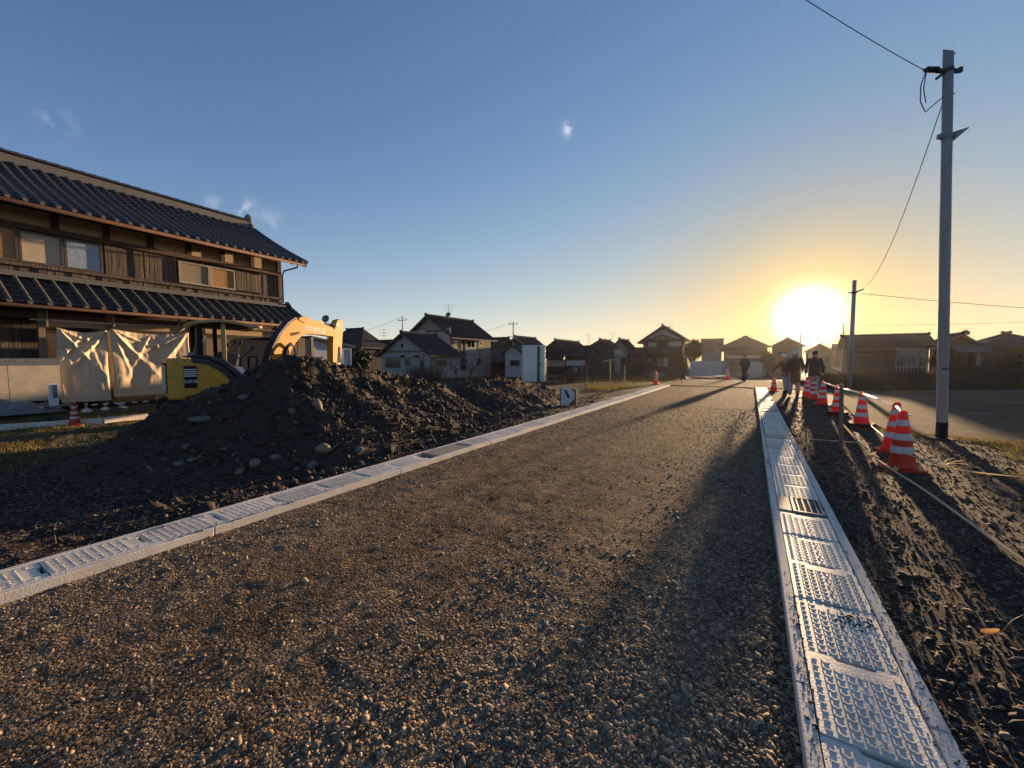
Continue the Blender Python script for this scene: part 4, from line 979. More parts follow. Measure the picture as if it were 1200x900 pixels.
def extra(h, name, mb, m): return mb.build(name, M[m], h['root'])
def fbox(h, px0, py0, px1, py1, dep, name, m, front=.0):
    """a block standing proud of the front face"""
    p, q = on_y(px0, py0, h['y0']), on_y(px1, py1, h['y0']); mb = MB(); mb.box(p.x, q.x, h['y0']-front-dep, h['y0']-front-.002, q.z, p.z); return extra(h, name, mb, m)
def lean_roof(h, px0, px1, ytop, ybot, dep, name='porch_roof', m='tile_far'):
    p, q = on_y(px0, ytop, h['y0']), on_y(px1, ybot, h['y0']); mb = MB()
    mb.grid(ribbed((p.x, h['y0']-dep, q.z), (q.x-p.x, 0, 0), (0, dep, p.z-q.z))); o = extra(h, name, mb, m)
    mb = MB(); mb.prism([(p.x, h['y0']-dep, q.z-.02), (p.x, h['y0']-dep, q.z-.1), (p.x, h['y0'], q.z-.1), (p.x, h['y0'], p.z-.02)], (q.x-p.x, 0, 0)); mb.build('porch_eave', M['frame'], h['root'])
    return o
SX = -15.0; ya, yb = on_x(367, 420, SX).y, on_x(412, 420, SX).y; za, zb_ = on_x(367, 398, SX).z, on_x(412, 408, SX).z
sh = empty('shed', (SX-1.0, (ya+yb)/2, 0), 'pale blue metal storage shed standing behind the excavator stick', 'shed')
mb = MB(); mb.prism([(SX, ya, -.1), (SX, yb, -.1), (SX, yb, zb_), (SX, ya, za)], (-2.0, 0, 0)); mb.build('wall', M['wall_blue'], sh)
mb = MB(); mb.prism([(SX+.15, ya-.15, za+.04), (SX+.15, yb+.12, zb_+.0), (SX+.15, yb+.12, zb_+.10), (SX+.15, ya-.15, za+.14)], (-2.3, 0, 0)); mb.build('roof', M['roof_blue'], sh)
mb = MB(); mb.box(SX+.001, SX+.03, ya+.02, ya+.09, -.1, za-.05); mb.box(SX+.001, SX+.03, yb-.08, yb-.02, -.1, zb_-.05); mb.build('corner_trim', M['wall_white'], sh)
hB = far_house('dark tiled farmhouse partly hidden behind the raised excavator stick', 383, 425, 432, 58, 406, 386, 'x', 'L', 'wall_dark', 'tile_far', .7, hip=2.2)
hB2 = far_house('low dark tiled outbuilding between the farmhouse and the grey gabled annex', 420, 452, 474, 62, 412, 400, 'x', 'L', 'wall_dark', 'tile_far', .5)
hC = far_house('low grey gabled annex with a round vent and slatted window', 447, 504, 528, 36, 414, 391, 'y', 'L', 'wall_grey', 'tile_far', .45,
  [('slats','F',452,419,469,431), ('window','F',475,419,481,428), ('door','F',492,415,497,437), ('window','S',509,422,523,429,'glass')], zb=-.9, pale_verge=False)
fbox(hC, 449, 411.2, 504, 412.6, .05, 'gable_band', 'frame'); 
mb = MB(); c = on_y(471.5, 405, hC['y0']); mb.tube([(c.x, c.y-.05, c.z), (c.x, c.y-.002, c.z)], .17, 14); mb.tube([(c.x, c.y-.07, c.z), (c.x, c.y-.05, c.z)], .10, 12); extra(hC, 'round_vent', mb, 'black')
fbox(hC, 470.5, 416.5, 474.5, 418.5, .25, 'wall_lamp', 'black'); fbox(hC, 486, 416.5, 491, 418.5, .25, 'wall_lamp', 'black')
hD = far_house('grey two-storey house with dark gabled roof behind the bare tree', 480, 529, 575, 43, 392, 371, 'y', 'L', 'wall_tan', 'tile_far', .6,
  [('window','S',531.5,397.5,536,403,'glass_lit'), ('panel','S',540,393,545,434,'wood_dark'), ('window','S',547,399,556,408), ('window','S',561,400,565,405), ('panel','S',546,394,561,434,'wall_grey'), ('window','S',531.5,407,537,415), ('window','S',558,420,563,428), ('panel','F',481,386,528.6,434,'wall_grey')], zb=-.9)
fbox(hD, 500, 387, 519, 388.6, .06, 'gable_band', 'frame')
mb = MB(); p = on_y(497, 392, hD['y0']); mb.box(p.x-.35, p.x+.35, p.y-.35, p.y-.002, p.z-.4, p.z+.4); extra(hD, 'air_conditioner', mb, 'wall_white')
hE = far_house('small white house with low blue-grey roof beside the portable toilet', 592, 611, 616, 46, 412, 405, 'y', 'L', 'wall_white', 'roof_blue', .35, [('window','F',598,422,609,429)], zb=-.9)
hE2 = far_house('dark single-storey building with blue-grey roof right of the two-storey house', 574, 594, 600, 49, 421, 408, 'x', 'L', 'wall_dark', 'roof_blue', .5, [('slats','F',580,423,592,433,'black')], zb=-.9)
hF = far_house('house with red-brown gable and white verge behind the portable toilet', 595, 617, 636, 60, 404, 395, 'y', 'L', 'wall_red', 'tile_far', .7, zb=-.9, pale_verge=True)
hF2 = far_house('plain dark roofed house rising behind the blue-grey roofs', 566, 584, 590, 58, 404, 397, 'x', 'L', 'wall_dark', 'tile_far', .6, zb=-.9)
hG = far_house('dark farmhouse with white skirting just right of the portable toilet', 641, 663, 687, 54, 407, 399, 'y', 'L', 'wall_dark', 'tile_far', .5, [('window','S',664.5,411,671,417)], zb=-.9)
for a, b, c, m, nm in ((641, 423, 687, 'wall_white', 'skirting'),):
    p = on_y(a, 422, hG['y0']); q = on_y(663.4, 429.5, hG['y0']); mb = MB(); mb.box(p.x, q.x+.03, q.y-.05, q.y-.002, q.z, p.z); mb.box(hG['sx']+.002, hG['sx']+.05, hG['y0']-.05, hG['y1'], q.z, p.z); extra(hG, nm, mb, m)
lean_roof(hG, 640, 664, 411, 420, 1.1, m='tile_far')
hG2 = far_house('low dark tiled lean-to joined to the white-skirted farmhouse', 662, 688, 691, 50, 414.5, 407, 'x', 'L', 'wall_dark', 'tile_far', .5, [('panel','F',663,422,687,429,'wall_white'), ('window','F',672,430,677,436,'curtain')], zb=-.9)
hH = far_house('brown boarded house with broad gable behind thin field stakes', 692, 716, 720, 57, 405, 398.5, 'y', 'L', 'wall_brown', 'tile_brown', .5, [('door','F',694,421,701,436,'wood_dark')], zb=-.9)
hH2 = far_house('narrow two-storey house with one bright upstairs window beside the brown boarded house', 718, 735, 740, 57, 407, 398, 'y', 'L', 'wall_tan', 'tile_far', .6, [('window','F',719,409,730,416,'glass_lit'), ('panel','F',719.5,418,727,436,'wall_grey'), ('door','F',728,419,734,437,'wood_dark')], zb=-.9)
hH3 = far_house('small low shed between the brown house and the two-storey gabled house', 737, 752, 755, 56, 415, 409, 'x', 'L', 'wall_brown', 'tile_brown', .35, zb=-.9)
hI = far_house('two-storey brown house with white gable facing the road end', 753.5, 801, 804, 58, 397, 382.5, 'y', 'L', 'wall_brown', 'tile_brown', .75,
  [('window','F',759.5,401,770,406.5,'glass_lit'), ('window','F',783,400,799,406.2,'glass_lit'), ('window','F',753.9,419,764,425,'screen'), ('door','F',777,419,783,430,'glass_lit'), ('panel','F',770,419,776,430,'wall_tan')], zb=-.9)
p, q, r = on_y(756.5, 397, hI['y0']), on_y(777.2, 386.4, hI['y0']), on_y(799, 397, hI['y0']); mb = MB(); mb.prism([p+Vector((0,-.04,0)), q+Vector((0,-.04,0)), r+Vector((0,-.04,0))], (0, .036, 0)); extra(hI, 'gable_panel', mb, 'wall_white')
p, q, r = on_y(757, 399.5, hI['y0']), on_y(777.2, 391.6, hI['y0']), on_y(800, 399.5, hI['y0']); mb = MB(); mb.prism([p+Vector((0,-1.0,0)), q+Vector((0,-1.0,0)), r+Vector((0,-1.0,0))], (0, .95, 0)); extra(hI, 'lower_gable', mb, 'wall_brown')
fbox(hI, 754, 407.5, 801, 414.5, .9, 'balcony', 'wall_brown'); lean_roof(hI, 752, 803, 414.6, 417, 1.3, m='tile_brown')
hK = far_house('pale pink walled house behind the dark round tree', 822, 845, 846, 98, 406, 398, 'x', 'L', 'wall_tan', 'tile_brown', .4, [('window','F',826,408,838,413)], zb=-1)
hL = far_house('large hall with broad hipped brown roof and white fence before it', 848, 898, 899, 95, 405.5, 394.5, 'x', 'L', 'wall_brown', 'tile_brown', 1.0, hip=4.0, wins=[('panel','F',851,416.3,893,420,'wall_white'), ('window','F',855,421,868,428,'glass'), ('panel','F',880,424,892,434,'wall_white')], zb=-1)
lean_roof(hL, 846, 899, 406, 411.5, 1.6, m='tile_brown')
mb = MB(); p = on_y(852, 398, hL['y0']+2); hm = (hL['y0']+hL['y1'])/2
hM = far_house('brown gabled house directly below the sun behind the people', 905, 940, 904, 100, 404.5, 396, 'y', 'R', 'wall_brown', 'tile_brown', .6, [('window','F',912,412,922,420)], zb=-1)
hN = far_house('low gabled silhouette house right under the sun glare', 946, 976, 945, 102, 411, 403.5, 'y', 'R', 'wall_brown', 'tile_brown', .6, [('window','F',962,418,972,426)], zb=-1)
hN2 = far_house('dark house between the under-sun gable and the slender leaning pole', 978, 1000, 976, 104, 411, 404, 'x', 'R', 'wall_brown', 'tile_brown', .4, zb=-1)
hO = far_house('long low house with white slatted wall across the open lot', 995, 1088, 1000, 43, 404, 394, 'x', 'R', 'wall_brown', 'tile_brown', .5, zb=-.6, wins=[('panel','F',1049,407,1087,432,'wall_grey'), ('window','F',1051,418,1060,429), ('window','F',1064,419,1072,426), ('window','F',1076,420,1084,428,'glass')])
mb = MB()
for k in range(9):
    p = on_y(1051+k*4.3, 406, hO['y0']); mb.box(p.x, p.x+.07, p.y-.12, p.y-.062, -.2, p.z)
extra(hO, 'slats', mb, 'wall_tan')
fbox(hO, 1001, 411.8, 1050, 413.4, .5, 'porch_beam', 'wood_dark')
hP = far_house('dark gabled house right of the tall steel pole, dish on its ridge', 1106, 1141, 1103, 42, 402, 392, 'y', 'R', 'wall_dark', 'tile_far', .7, [('door','F',1120,414,1126,431,'wood_dark'), ('panel','F',1108,414,1112,431,'wood_pale')], zb=-.6)
hP2 = far_house('low porch wing with pale metal roof joining two dark houses', 1128, 1152, 1127, 40.5, 411, 403.5, 'x', 'R', 'wall_dark', 'roof_grey', .5, [('panel','F',1144,412,1151,429,'wall_grey'), ('door','F',1133,413,1141,431,'black')], zb=-.6)
hQ = far_house('wide dark house with hipped roof at the right end of the lot', 1150, 1232, 1148, 41, 403.5, 391, 'x', 'R', 'wall_dark', 'tile_far', .7, hip=2.6, wins=[('window','F',1160,414,1174,426), ('window','F',1182,414,1196,426)], zb=-.6)
# antennas and dish
def antenna(px, y0, y1, d, label, dish=False):
    p, q = at_depth(px, y1, d), at_depth(px, y0, d); a = empty('tv_antenna', p, label, 'antenna')
    mb = MB(); mb.tube([p, q], .025, 6); mb.build('mast', M['steel'], a)
    mb = MB()
    for k in range(3):
        z = q.z-.05-k*.32; mb.tube([(p.x-.55+.1*k, p.y-.2, z), (p.x+.55-.1*k, p.y+.2, z)], .012, 5)
        for j in range(5): mb.tube([(p.x-.5+.25*j-.08, p.y-.18+.09*j+.22, z), (p.x-.5+.25*j+.08, p.y-.18+.09*j-.22, z)], .008, 4)
    mb.build('elements', M['steel'], a)
    if dish:
        mb = MB(); mb.lathe([(.02,-.12),(.22,-.05),(.3,.04),(.29,.05),(.2,-.03),(.02,-.09)], 16); o = mb.build('dish', M['steel'], a, world=False, smooth=True); o.location = (0, -.1, max(.25, (q.z-p.z)*.3)); o.rotation_euler = (R(65), 0, R(20))
antenna(526, 357, 374, 45, 'thin television antenna with small dish on the two-storey grey house roof', True)
antenna(450, 386, 397, 46, 'thin television antenna over the low dark outbuilding roof')
antenna(690, 392, 407, 55, 'television antenna between the white-skirted and brown boarded houses')
antenna(718, 389, 399, 59, 'small television antenna on the narrow two-storey house')
antenna(788, 378, 386, 62, 'faint television antenna on the white-gabled two-storey house')
antenna(990, 388, 404, 60, 'television antenna on the roof near the slender leaning pole')
antenna(1132, 385, 392.5, 44, 'satellite dish and antenna on the ridge right of the tall pole', True)
p = at_depth(381.5, 373.5, 14.2); sd = empty('satellite_dish', (p.x, p.y, 0), 'grey round satellite dish rising behind the excavator boom', 'satellite dish')
mb = MB(); mb.lathe([(.01,-.07),(.1,-.05),(.18,0),(.175,.012),(.1,-.03),(.01,-.05)], 22); o = mb.build('dish', M['greytarp'], sd, world=False, smooth=True); o.location = (0, 0, p.z); o.rotation_euler = (R(78), 0, R(25)); o.scale = (.75, .75, .75)
mb = MB(); mb.tube([p+Vector((0,.05,0)), (p.x, p.y+.05, 0)], .025, 8); mb.build('mast', M['steel'], sd)
# far utility poles
def far_pole(px, yt, yb, d, label, arms=((.9, .55),), r=.11):
    q, p = at_depth(px, yt, d), at_depth(px, yb, d); p = Vector((q.x, q.y, -.9)); a = empty('utility_pole', p, label, 'utility pole')
    mb = MB(); mb.tube([p, q], [r*1.2, r*.85], 10); mb.build('post', M['concrete'], a, smooth=True)
    for k, (w, dz) in enumerate(arms):
        mb = MB(); mb.beam((q.x-w, q.y-.1, q.z-dz), (q.x+w, q.y+.1, q.z-dz), .09, .09)
        for s in (-.9, 0, .9): mb.lathe([(.03,0),(.07,.05),(.05,.1),(.07,.15),(.02,.2)], 8, (q.x+s*w, q.y, q.z-dz+.045))
        mb.build('crossarm', M['steel'], a)
    return q
q1 = far_pole(471.5, 371, 420, 62, 'utility pole with one crossarm behind the grey gabled annex')
q2 = far_pole(601.5, 377, 420, 70, 'utility pole with crossarms behind the portable toilet roofline', ((.9,.4),(.7,2.6)))
q3 = far_pole(989, 379, 420, 68, 'thin utility pole in the sun glare beside the slender leaning pole', ())
q4 = far_pole(938, 392, 420, 64, 'short pole with a small lamp head silhouetted against the sun', ((.5,.2),))
def wire(p, q, sag, label, r=.012, n=24, name='overhead_wire'):
    p, q = Vector(p), Vector(q); mb = MB(); mb.tube([p.lerp(q, i/n)-Vector((0,0,4*sag*(i/n)*(1-i/n))) for i in range(n+1)], r, 5); tag(mb.build(name, M['black'], smooth=True), label, 'wire', 'overhead wires')
wire(q1, at_depth(395, 393, 62), .5, 'faint wire running from the crossarm pole behind the annex toward the boom', .02)
wire(q2, at_depth(520, 392, 70), .8, 'faint wire running left from the pole behind the portable toilet', .02)
# ================================================================== MIDDLE GROUND, LEFT
# portable toilet
c = gnd(625, 449); fx = at_depth(613.5, 421, 25.0); 
pt = empty('portable_toilet', (fx.x, fx.y, -.15), 'white portable toilet cabin with a green stripe', 'portable toilet')
ax = Vector((math.cos(YAW+R(4)), math.sin(YAW+R(4)), 0)); ay = Vector((-ax.y, ax.x, 0)); W_, D_ = 1.36, 1.1; zt = at_depth(625, 405.5, 25).z; zb = -.12
def ob(mb, u0, u1, v0, v1, z0, z1): return mb.prism([fx+ax*u0+ay*v0+Vector((0,0,z0-fx.z)), fx+ax*u1+ay*v0+Vector((0,0,z0-fx.z)), fx+ax*u1+ay*v1+Vector((0,0,z0-fx.z)), fx+ax*u0+ay*v1+Vector((0,0,z0-fx.z))], (0,0,z1-z0))
mb = MB(); ob(mb, 0, .86, 0, D_, zb, zt); mb.build('cabin', M['potty'], pt, bevel=.03)
mb = MB(); ob(mb, .862, 1.03, -.012, D_-.02, zb, zt-.01); mb.build('green_panel', M['green'], pt, bevel=.01)
mb = MB(); ob(mb, 1.032, W_, .0, D_, zb-.03, zt-.03); dr = mb.build('door', M['potty'], pt, bevel=.02)
mb = MB(); ob(mb, 1.06, 1.12, -.03, -.002, .95, 1.12); mb.build('handle', M['green'], dr)
mb = MB(); ob(mb, -.03, W_+.03, -.04, D_+.03, zt, zt+.06); mb.build('roof', M['potty'], pt, bevel=.02)
mb = MB(); ob(mb, 0, W_, -.03, D_, zb-.12, zb-.03); mb.build('skid', M['iron'], pt)
# arrow board on a stake by the gutter
a0 = gnd(659, 475); ax = Vector((math.cos(YAW), math.sin(YAW), 0)); ay = Vector((-ax.y, ax.x, 0)); dd = depth(a0)
sg = empty('marker_board', a0, 'white marker board with a black slanting bar beside the left gutter', 'sign')
P = lambda px, py, o=0.0: at_depth(px, py, dd)-ay*o
mb = MB(); mb.prism([P(657.5,454.5), P(667.5,454.5), P(673,461), P(672.5,467.5), P(665.5,475), P(657.5,474.5)], ay*.025); mb.build('board', M['board'], sg)
mb = MB(); mb.prism([P(661.2,457.4,.004), P(663.6,456.8,.004), P(668,465.6,.004), P(665.6,467,.004)], ay*.003); mb.build('black_bar', M['black'], sg)
mb = MB(); mb.prism([P(669,456,.003), P(672.3,456,.003), P(673.2,460,.003)], ay*.003); mb.prism([P(673,467.5,.003), P(673,474.5,.003), P(666,474.8,.003)], ay*.003); mb.build('dark_corners', M['hood'], sg)
mb = MB(); mb.prism([P(656.2,454.3), P(657.4,454.3), P(657.4,475.5), P(656.2,475.5)], ay*.03); mb.build('edge_strip', M['hood'], sg)
p = at_depth(675, 476.5, dd); q = at_depth(675, 455.5, dd); mb = MB(); mb.beam((p.x, p.y, -.25), q, .06, .06); tag(mb.build('wooden_stake', M['stake'], bevel=.004), 'short square wooden stake right beside the white marker board', 'stake', 'wooden survey stakes')
# thin field stakes
labs = ['pale stake nearest the portable toilet door', 'thin pale stake in a close pair before the dark farmhouse, its left one', 'thin pale stake in a close pair before the dark farmhouse, its right one', 'stake with a flat pale top before the brown boarded house', 'thin leaning stake right of the flat-topped stake']
for k, (px, yt, yb, d) in enumerate(((641, 439, 450, 24), (682, 427, 446, 26), (688, 427, 446, 26.3), (715, 422, 447, 25), (732, 428, 446, 26))):
    q, p = at_depth(px, yt, d), at_depth(px, yb, d); p.z = float(base_z(p.x, p.y))-.05
    st = empty('field_stake', p, labs[k], 'stake', 'wooden survey stakes'); mb = MB(); mb.beam(p, q, .045, .045); mb.build('post', M['wood_pale'], st)
    if k == 3: mb = MB(); mb.obox(q, .85, .4, .05, (0, R(-8), YAW)); mb.build('cap_board', M['wall_white'], st)
    elif k in (1, 2, 0): mb = MB(); mb.tube([(q.x, q.y, q.z-.25), (q.x, q.y, q.z-.21)], .045, 6); mb.build('string_tie', M['rope'], st)
# dark earth bank at the road end and pale wall beyond
def block_line(pts, z0, z1, th, name, label, cat, m, kind=None, bevel=0):
    mb = MB()
    for p, q in zip(pts[:-1], pts[1:]): mb.beam((p.x, p.y, (z0+z1)/2), (q.x, q.y, (z0+z1)/2), th, z1-z0)
    o = mb.build(name, M[m], bevel=bevel); tag(o, label, cat, None, kind); return o
pa, pb = at_depth(809, 428, 44), at_depth(845, 428, 44); w = empty('garden_wall', pa, 'weathered white garden wall ending in a green panel beyond the road end', 'wall')
mb = MB(); mb.beam((pa.x, pa.y, .0), (pb.x, pb.y, .0), .15, 2.4); mb.build('wall', M['wall_white'], w)
pc_ = at_depth(851, 428, 44); mb = MB(); mb.beam((pb.x, pb.y, .02), (pc_.x, pc_.y, .02), .1, 2.45); mb.build('green_panel', mat('green_sheet', (.2,.36,.30), .6), w)
# fence of white boards by the big hall
pa, pb = at_depth(880, 424, 46), at_depth(893, 424, 46); mb = MB()
for k in range(7): t = k/6; p = pa.lerp(pb, t); mb.beam((p.x, p.y, -.8), (p.x, p.y, .95), .16, .04)
mb.beam((pa.x, pa.y, .6), (pb.x, pb.y, .6), .05, .08); tag(mb.build('board_fence', M['wall_white']), 'short white board gate in front of the large hipped hall', 'fence')
# scooter under a pale cover by the white-gabled house
sc = gnd(771, 434.5, 0); sc = at_depth(771, 432, 40); zb = float(base_z(sc.x, sc.y))
sk = empty('covered_scooter', (sc.x, sc.y, zb), 'pale covered scooter parked before the white-gabled two-storey house', 'scooter')
ax = Vector((.9, -.35, 0)).normalized(); G = []
prof = [(-.8,.3),(-.7,.5),(-.45,.72),(-.15,.66),(.1,.48),(.4,.55),(.65,.42),(.8,.2)]
for (u, h) in prof:
    row = []
    for k in range(9):
        t = math.pi*k/8; row.append(sc+ax*u+Vector((-ax.y, ax.x, 0))*(.32*math.cos(t))+Vector((0,0,zb-sc.z+.15+h*math.sin(t)**.6)))
    G.append(row)
mb = MB(); mb.grid(G); mb.build('cover', M['greytarp'], sk, smooth=True)
for u in (-.62, .62):
    mb = MB(); c = sc+ax*u; n = Vector((-ax.y, ax.x, 0)); mb.tube([Vector((c.x, c.y, zb+.24))-n*.05, Vector((c.x, c.y, zb+.24))+n*.05], .24, 18); mb.build('wheel', M['rubber'], sk)
# cones on the far left and centre
cone(gz(gnd(768.5, 450.5)), 'traffic cone standing at the far end of the left gutter')
cone(Vector((*gnd(852.5, 444.5, .03).xy, .026)), 'small far traffic cone on the cross road beside the lone walking person')
# ================================================================== RIGHT SIDE
cone(gz(gnd(1057, 550)), 'largest traffic cone, nearest to the viewer beside the lit rope', 1.0, .35, (0, R(-2)))
cone(gz(gnd(1046.5, 530)), 'second traffic cone, touching the largest cone from behind', 1.0, .1, (0,R(1)))
cone(gz(gnd(1009, 499)), 'traffic cone standing alone between the wooden stake and the two nearest cones', 1.0, .2, (0,0), True)
cone(gz(gnd(980.5, 485)), 'traffic cone half hidden behind the wooden stake', 1.0, .6, (0,0), True)
cone(gz(gnd(963.5, 474)), 'traffic cone standing just left of the wooden stake in the row', 1.0, .1)
cone(gz(gnd(953, 467.5)), 'traffic cone in front of the dark-jacketed person, right of its pair', 1.0, .4)
cone(gz(gnd(945, 465)), 'traffic cone before the dark-jacketed person, left of its pair', 1.0, .2)
cone(gz(gnd(906.5, 458)), 'traffic cone at the end of the right gutter left of the people', .95, .2)
# bars between the cones
def bar(a, b, label):
    mb = MB(); mb.tube([a, b], .018, 10)
    d = (b-a).normalized()
    for e in (a, b):
        pts = [e+Vector((.05*math.cos(t), .05*math.sin(t), 0)) for t in np.linspace(0, 2*math.pi, 13)]; mb.tube(pts, .009, 6, caps=False)
    tag(mb.build('cone_bar', M['reflect'], smooth=True), label, 'cone bar', 'bars linking the traffic cones')
def tip(px, pyb, s=1.0): p = gz(gnd(px, pyb)); return p+Vector((0, 0, .70*s))
t1, t2, t3, t4, t5 = tip(1057, 550), tip(1046.5, 530), tip(1009, 499), tip(980.5, 485), tip(963.5, 474)
bar(t1, t2, 'short glaring bar linking the two nearest traffic cones'); bar(t2, t3, 'long pale bar from the second cone to the cone standing alone'); bar(t3, t4, 'pale bar ending on the cone behind the wooden stake'); bar(t4, t5, 'pale bar reaching left of the wooden stake')
# wooden stake, strings and ropes
b0 = gz(gnd(985.5, 527)); tp = at_depth(985.5, 450, depth(b0)); mb = MB(); mb.tube([(b0.x, b0.y, -.2), b0, tp+Vector((.008,0,0))], [.03, .029, .027], 9); tag(mb.build('wooden_stake', M['stake'], smooth=False), 'round weathered wooden stake standing between the traffic cones', 'stake', 'wooden survey stakes')
def rope(pts, r, label, m='rope', name='rope'):
    P = [Vector(p) for p in pts]; out = []
    for i in range(len(P)-1):
        a = P[max(i-1, 0)]; b = P[i]; c = P[i+1]; d = P[min(i+2, len(P)-1)]
        for k in range(8):
            t = k/8; out.append(.5*((2*b)+(c-a)*t+(2*a-5*b+4*c-d)*t*t+(3*b-a-3*c+d)*t**3))
    out.append(P[-1]); mb = MB(); mb.tube(out, r, 8); o = mb.build(name, M[m], smooth=True); tag(o, label, 'rope', 'ropes strung along the cones'); return o
db = depth(b0)
def gr(px, py, z=.0):
    p = gnd(px, py, z); p.z = max(p.z, float(base_z(p.x, p.y))+z+.008); return p
rope([at_depth(985, 494, db), gr(996, 507, .28), gr(1010, 524, .1), gr(1022, 535, .035), gr(1045, 551, .02), gr(1080, 573, .02), gr(1120, 601, .02), gr(1160, 630, .02), gr(1215, 668, .02), gr(1290, 722, .02)], .0115, 'thick bright lit rope lying along the ground past the nearest cone')
rope([gnd(1021, 499, .05), gnd(1034, 510, .1), gnd(1045, 520.5, .15), gnd(1058, 530, .22), gnd(1071, 535, .26), gnd(1096, 543, .28), gnd(1135, 552, .28), gnd(1200, 559, .28), gnd(1290, 564, .3)], .0055, 'thin pale rope sagging in front of the nearest cone to the right')
rope([gnd(903, 512, GZ), gnd(930, 513.5, .08), at_depth(984, 517, db), gnd(1022, 520, .02)], .006, 'thin taut string running from the right gutter to the wooden stake')
# frayed knots
def fray(p, n, L, label, name='rope_knot'):
    mb = MB()
    for k in range(n):
        a = random.uniform(0, 6.28); e = random.uniform(-.1, .9); l = L*random.uniform(.4, 1); q = p+Vector((math.cos(a)*l*math.cos(e), math.sin(a)*l*math.cos(e), abs(math.sin(e))*l)); m_ = p.lerp(q, .5)+Vector((random.uniform(-.02,.02), random.uniform(-.02,.02), .02)); mb.tube([p, m_, q], [.005, .004, .002], 4)
    mb.lathe([(.005,-.02),(.022,-.01),(.026,.004),(.02,.018),(.004,.026)], 9, p)
    tag(mb.build(name, M['rope']), label, 'knot', 'frayed knots on the ropes')
fray(gr(1021, 536, .03), 14, .13, 'frayed knot of rope on the ground left of the nearest cone')
fray(gr(1048, 552, .02), 10, .09, 'frayed tangle of rope at the foot of the nearest cone')
fray(gnd(1106, 545, .26), 6, .2, 'hanging frayed end on the sagging rope right of the nearest cone')
# dry grass bits, leaf
mb = MB(); c = gr(1160, 743, .02); ux = Vector((math.cos(.5), math.sin(.5), .15)); uy = Vector((-math.sin(.5), math.cos(.5), .3)); G = []
for i in range(11):
    u = i/10-.5; w = .015*math.sqrt(max(0, 1-(2*u)**2))*(1-.4*u); G.append([c+ux*u*.09+uy*(w*v)+Vector((0,0,.012*v*v+.03*u*u)) for v in (-1, -.4, 0, .4, 1)])
mb.grid(G); e = c+ux*.05; mb.tube([e, e+Vector((.06,.06,.05)), e+Vector((.14,.13,.08))], [.002,.0015,.001], 5); lf = mb.build('fallen_leaf', M['dryleaf'], smooth=True, recalc=False); tag(lf, 'curled orange-brown fallen leaf on the dark soil at right', 'leaf')
# big steel pole
pb_ = gnd(1103.5, 517.5); pd = depth(pb_); ptop = at_depth(1111.5, 55, pd); base = Vector((pb_.x, pb_.y, 0)); up = (ptop-base).normalized()
pole = empty('utility_pole', base, 'tall grey steel service pole with a black foot beside the open lot', 'utility pole')
r0, r1 = .072, .064
mb = MB(); n = 26; ref = Vector((1,0,0)); A_ = up.cross(ref).normalized(); B_ = up.cross(A_); vs = []; fs = []
L_ = (ptop-base).length
for i, (t, r) in enumerate(((0.33, r0), (L_*.62, .5*(r0+r1)), (L_*.621, r1+.002), (L_-.10, r1), (L_-.1, r1))):
    for k in range(n):
        a = 2*math.pi*k/n; cut = (.10*(.5+.5*math.cos(a-.8)) if i >= 3 else 0); vs.append(base+up*(t+cut)+(A_*math.cos(a)+B_*math.sin(a))*r*(1 if i < 4 else .9))
for i in range(4):
    for k in range(n): fs.append((i*n+k, i*n+(k+1) % n, (i+1)*n+(k+1) % n, (i+1)*n+k))
fs.append(tuple(4*n+k for k in range(n))); mb.add(vs, fs); mb.build('shaft', M['pole'], pole, smooth=True)
mb = MB(); mb.tube([base-Vector((0,0,.3)), base+up*.335], r0+.004, n); mb.build('black_foot', M['black'], pole, smooth=True)
mb = MB(); mb.lathe([(r0+.16,0),(r0+.13,.025),(r0+.02,.03)], 18, (base.x, base.y, float(base_z(base.x, base.y))-.005)); mb.build('soil_collar', M['soil'], pole)
def onp(py): q = at_depth(1104+7*(517-py)/462, py, pd); return q
wd = Vector((-math.cos(YAW), -math.sin(YAW), 0))       # toward the left of the view
c1 = onp(83); mb = MB(); mb.tube([c1-up*.03, c1+up*.03], r1+.012, n); mb.beam(c1-wd*.20, c1+wd*.17, .05, .05); mb.beam(c1+wd*.17-Vector((0,0,.12)), c1+wd*.02, .04, .04); mb.tube([c1-wd*.2-Vector((0,0,.02)), c1-wd*.2+Vector((0,0,.05))], .035, 8); mb.build('wire_bracket', M['iron'], pole)
ins = c1+wd*.34+Vector((0,0,.02)); mb = MB()
for k in range(4): q = c1+wd*(.19+.05*k)+Vector((0,0,.015)); mb.tube([q-wd*.015, q+wd*.015], [.05, .035], 10)
mb.tube([c1+wd*.15, ins+wd*.06], .014, 6); mb.build('insulator', M['black'], pole)
for py, w in ((110, .11), (63, .0), (158, .15)):
    q = onp(py); mb = MB(); mb.tube([q-wd*(r1-.01), q-wd*(r1+.05)], .014, 8); mb.build('step_bolt', M['steel'], pole)
q = onp(160); mb = MB(); mb.prism([q-wd*r1+Vector((0,0,-.09)), q-wd*(r1+.22)+Vector((0,0,.10)), q-wd*(r1+.23)+Vector((0,0,.12)), q-wd*r1+Vector((0,0,.05))], Vector((-wd.y, wd.x, 0))*.06); mb.tube([q-up*.03, q+up*.03], r1+.01, n); mb.beam(q+wd*r1, q+wd*(r1+.07), .06, .07); mb.build('bracket', M['steel'], pole)
q = onp(432); mb = MB(); mb.tube([q-up*.015, q+up*.015], r0+.003, n); mb.build('strap', M['iron'], pole)
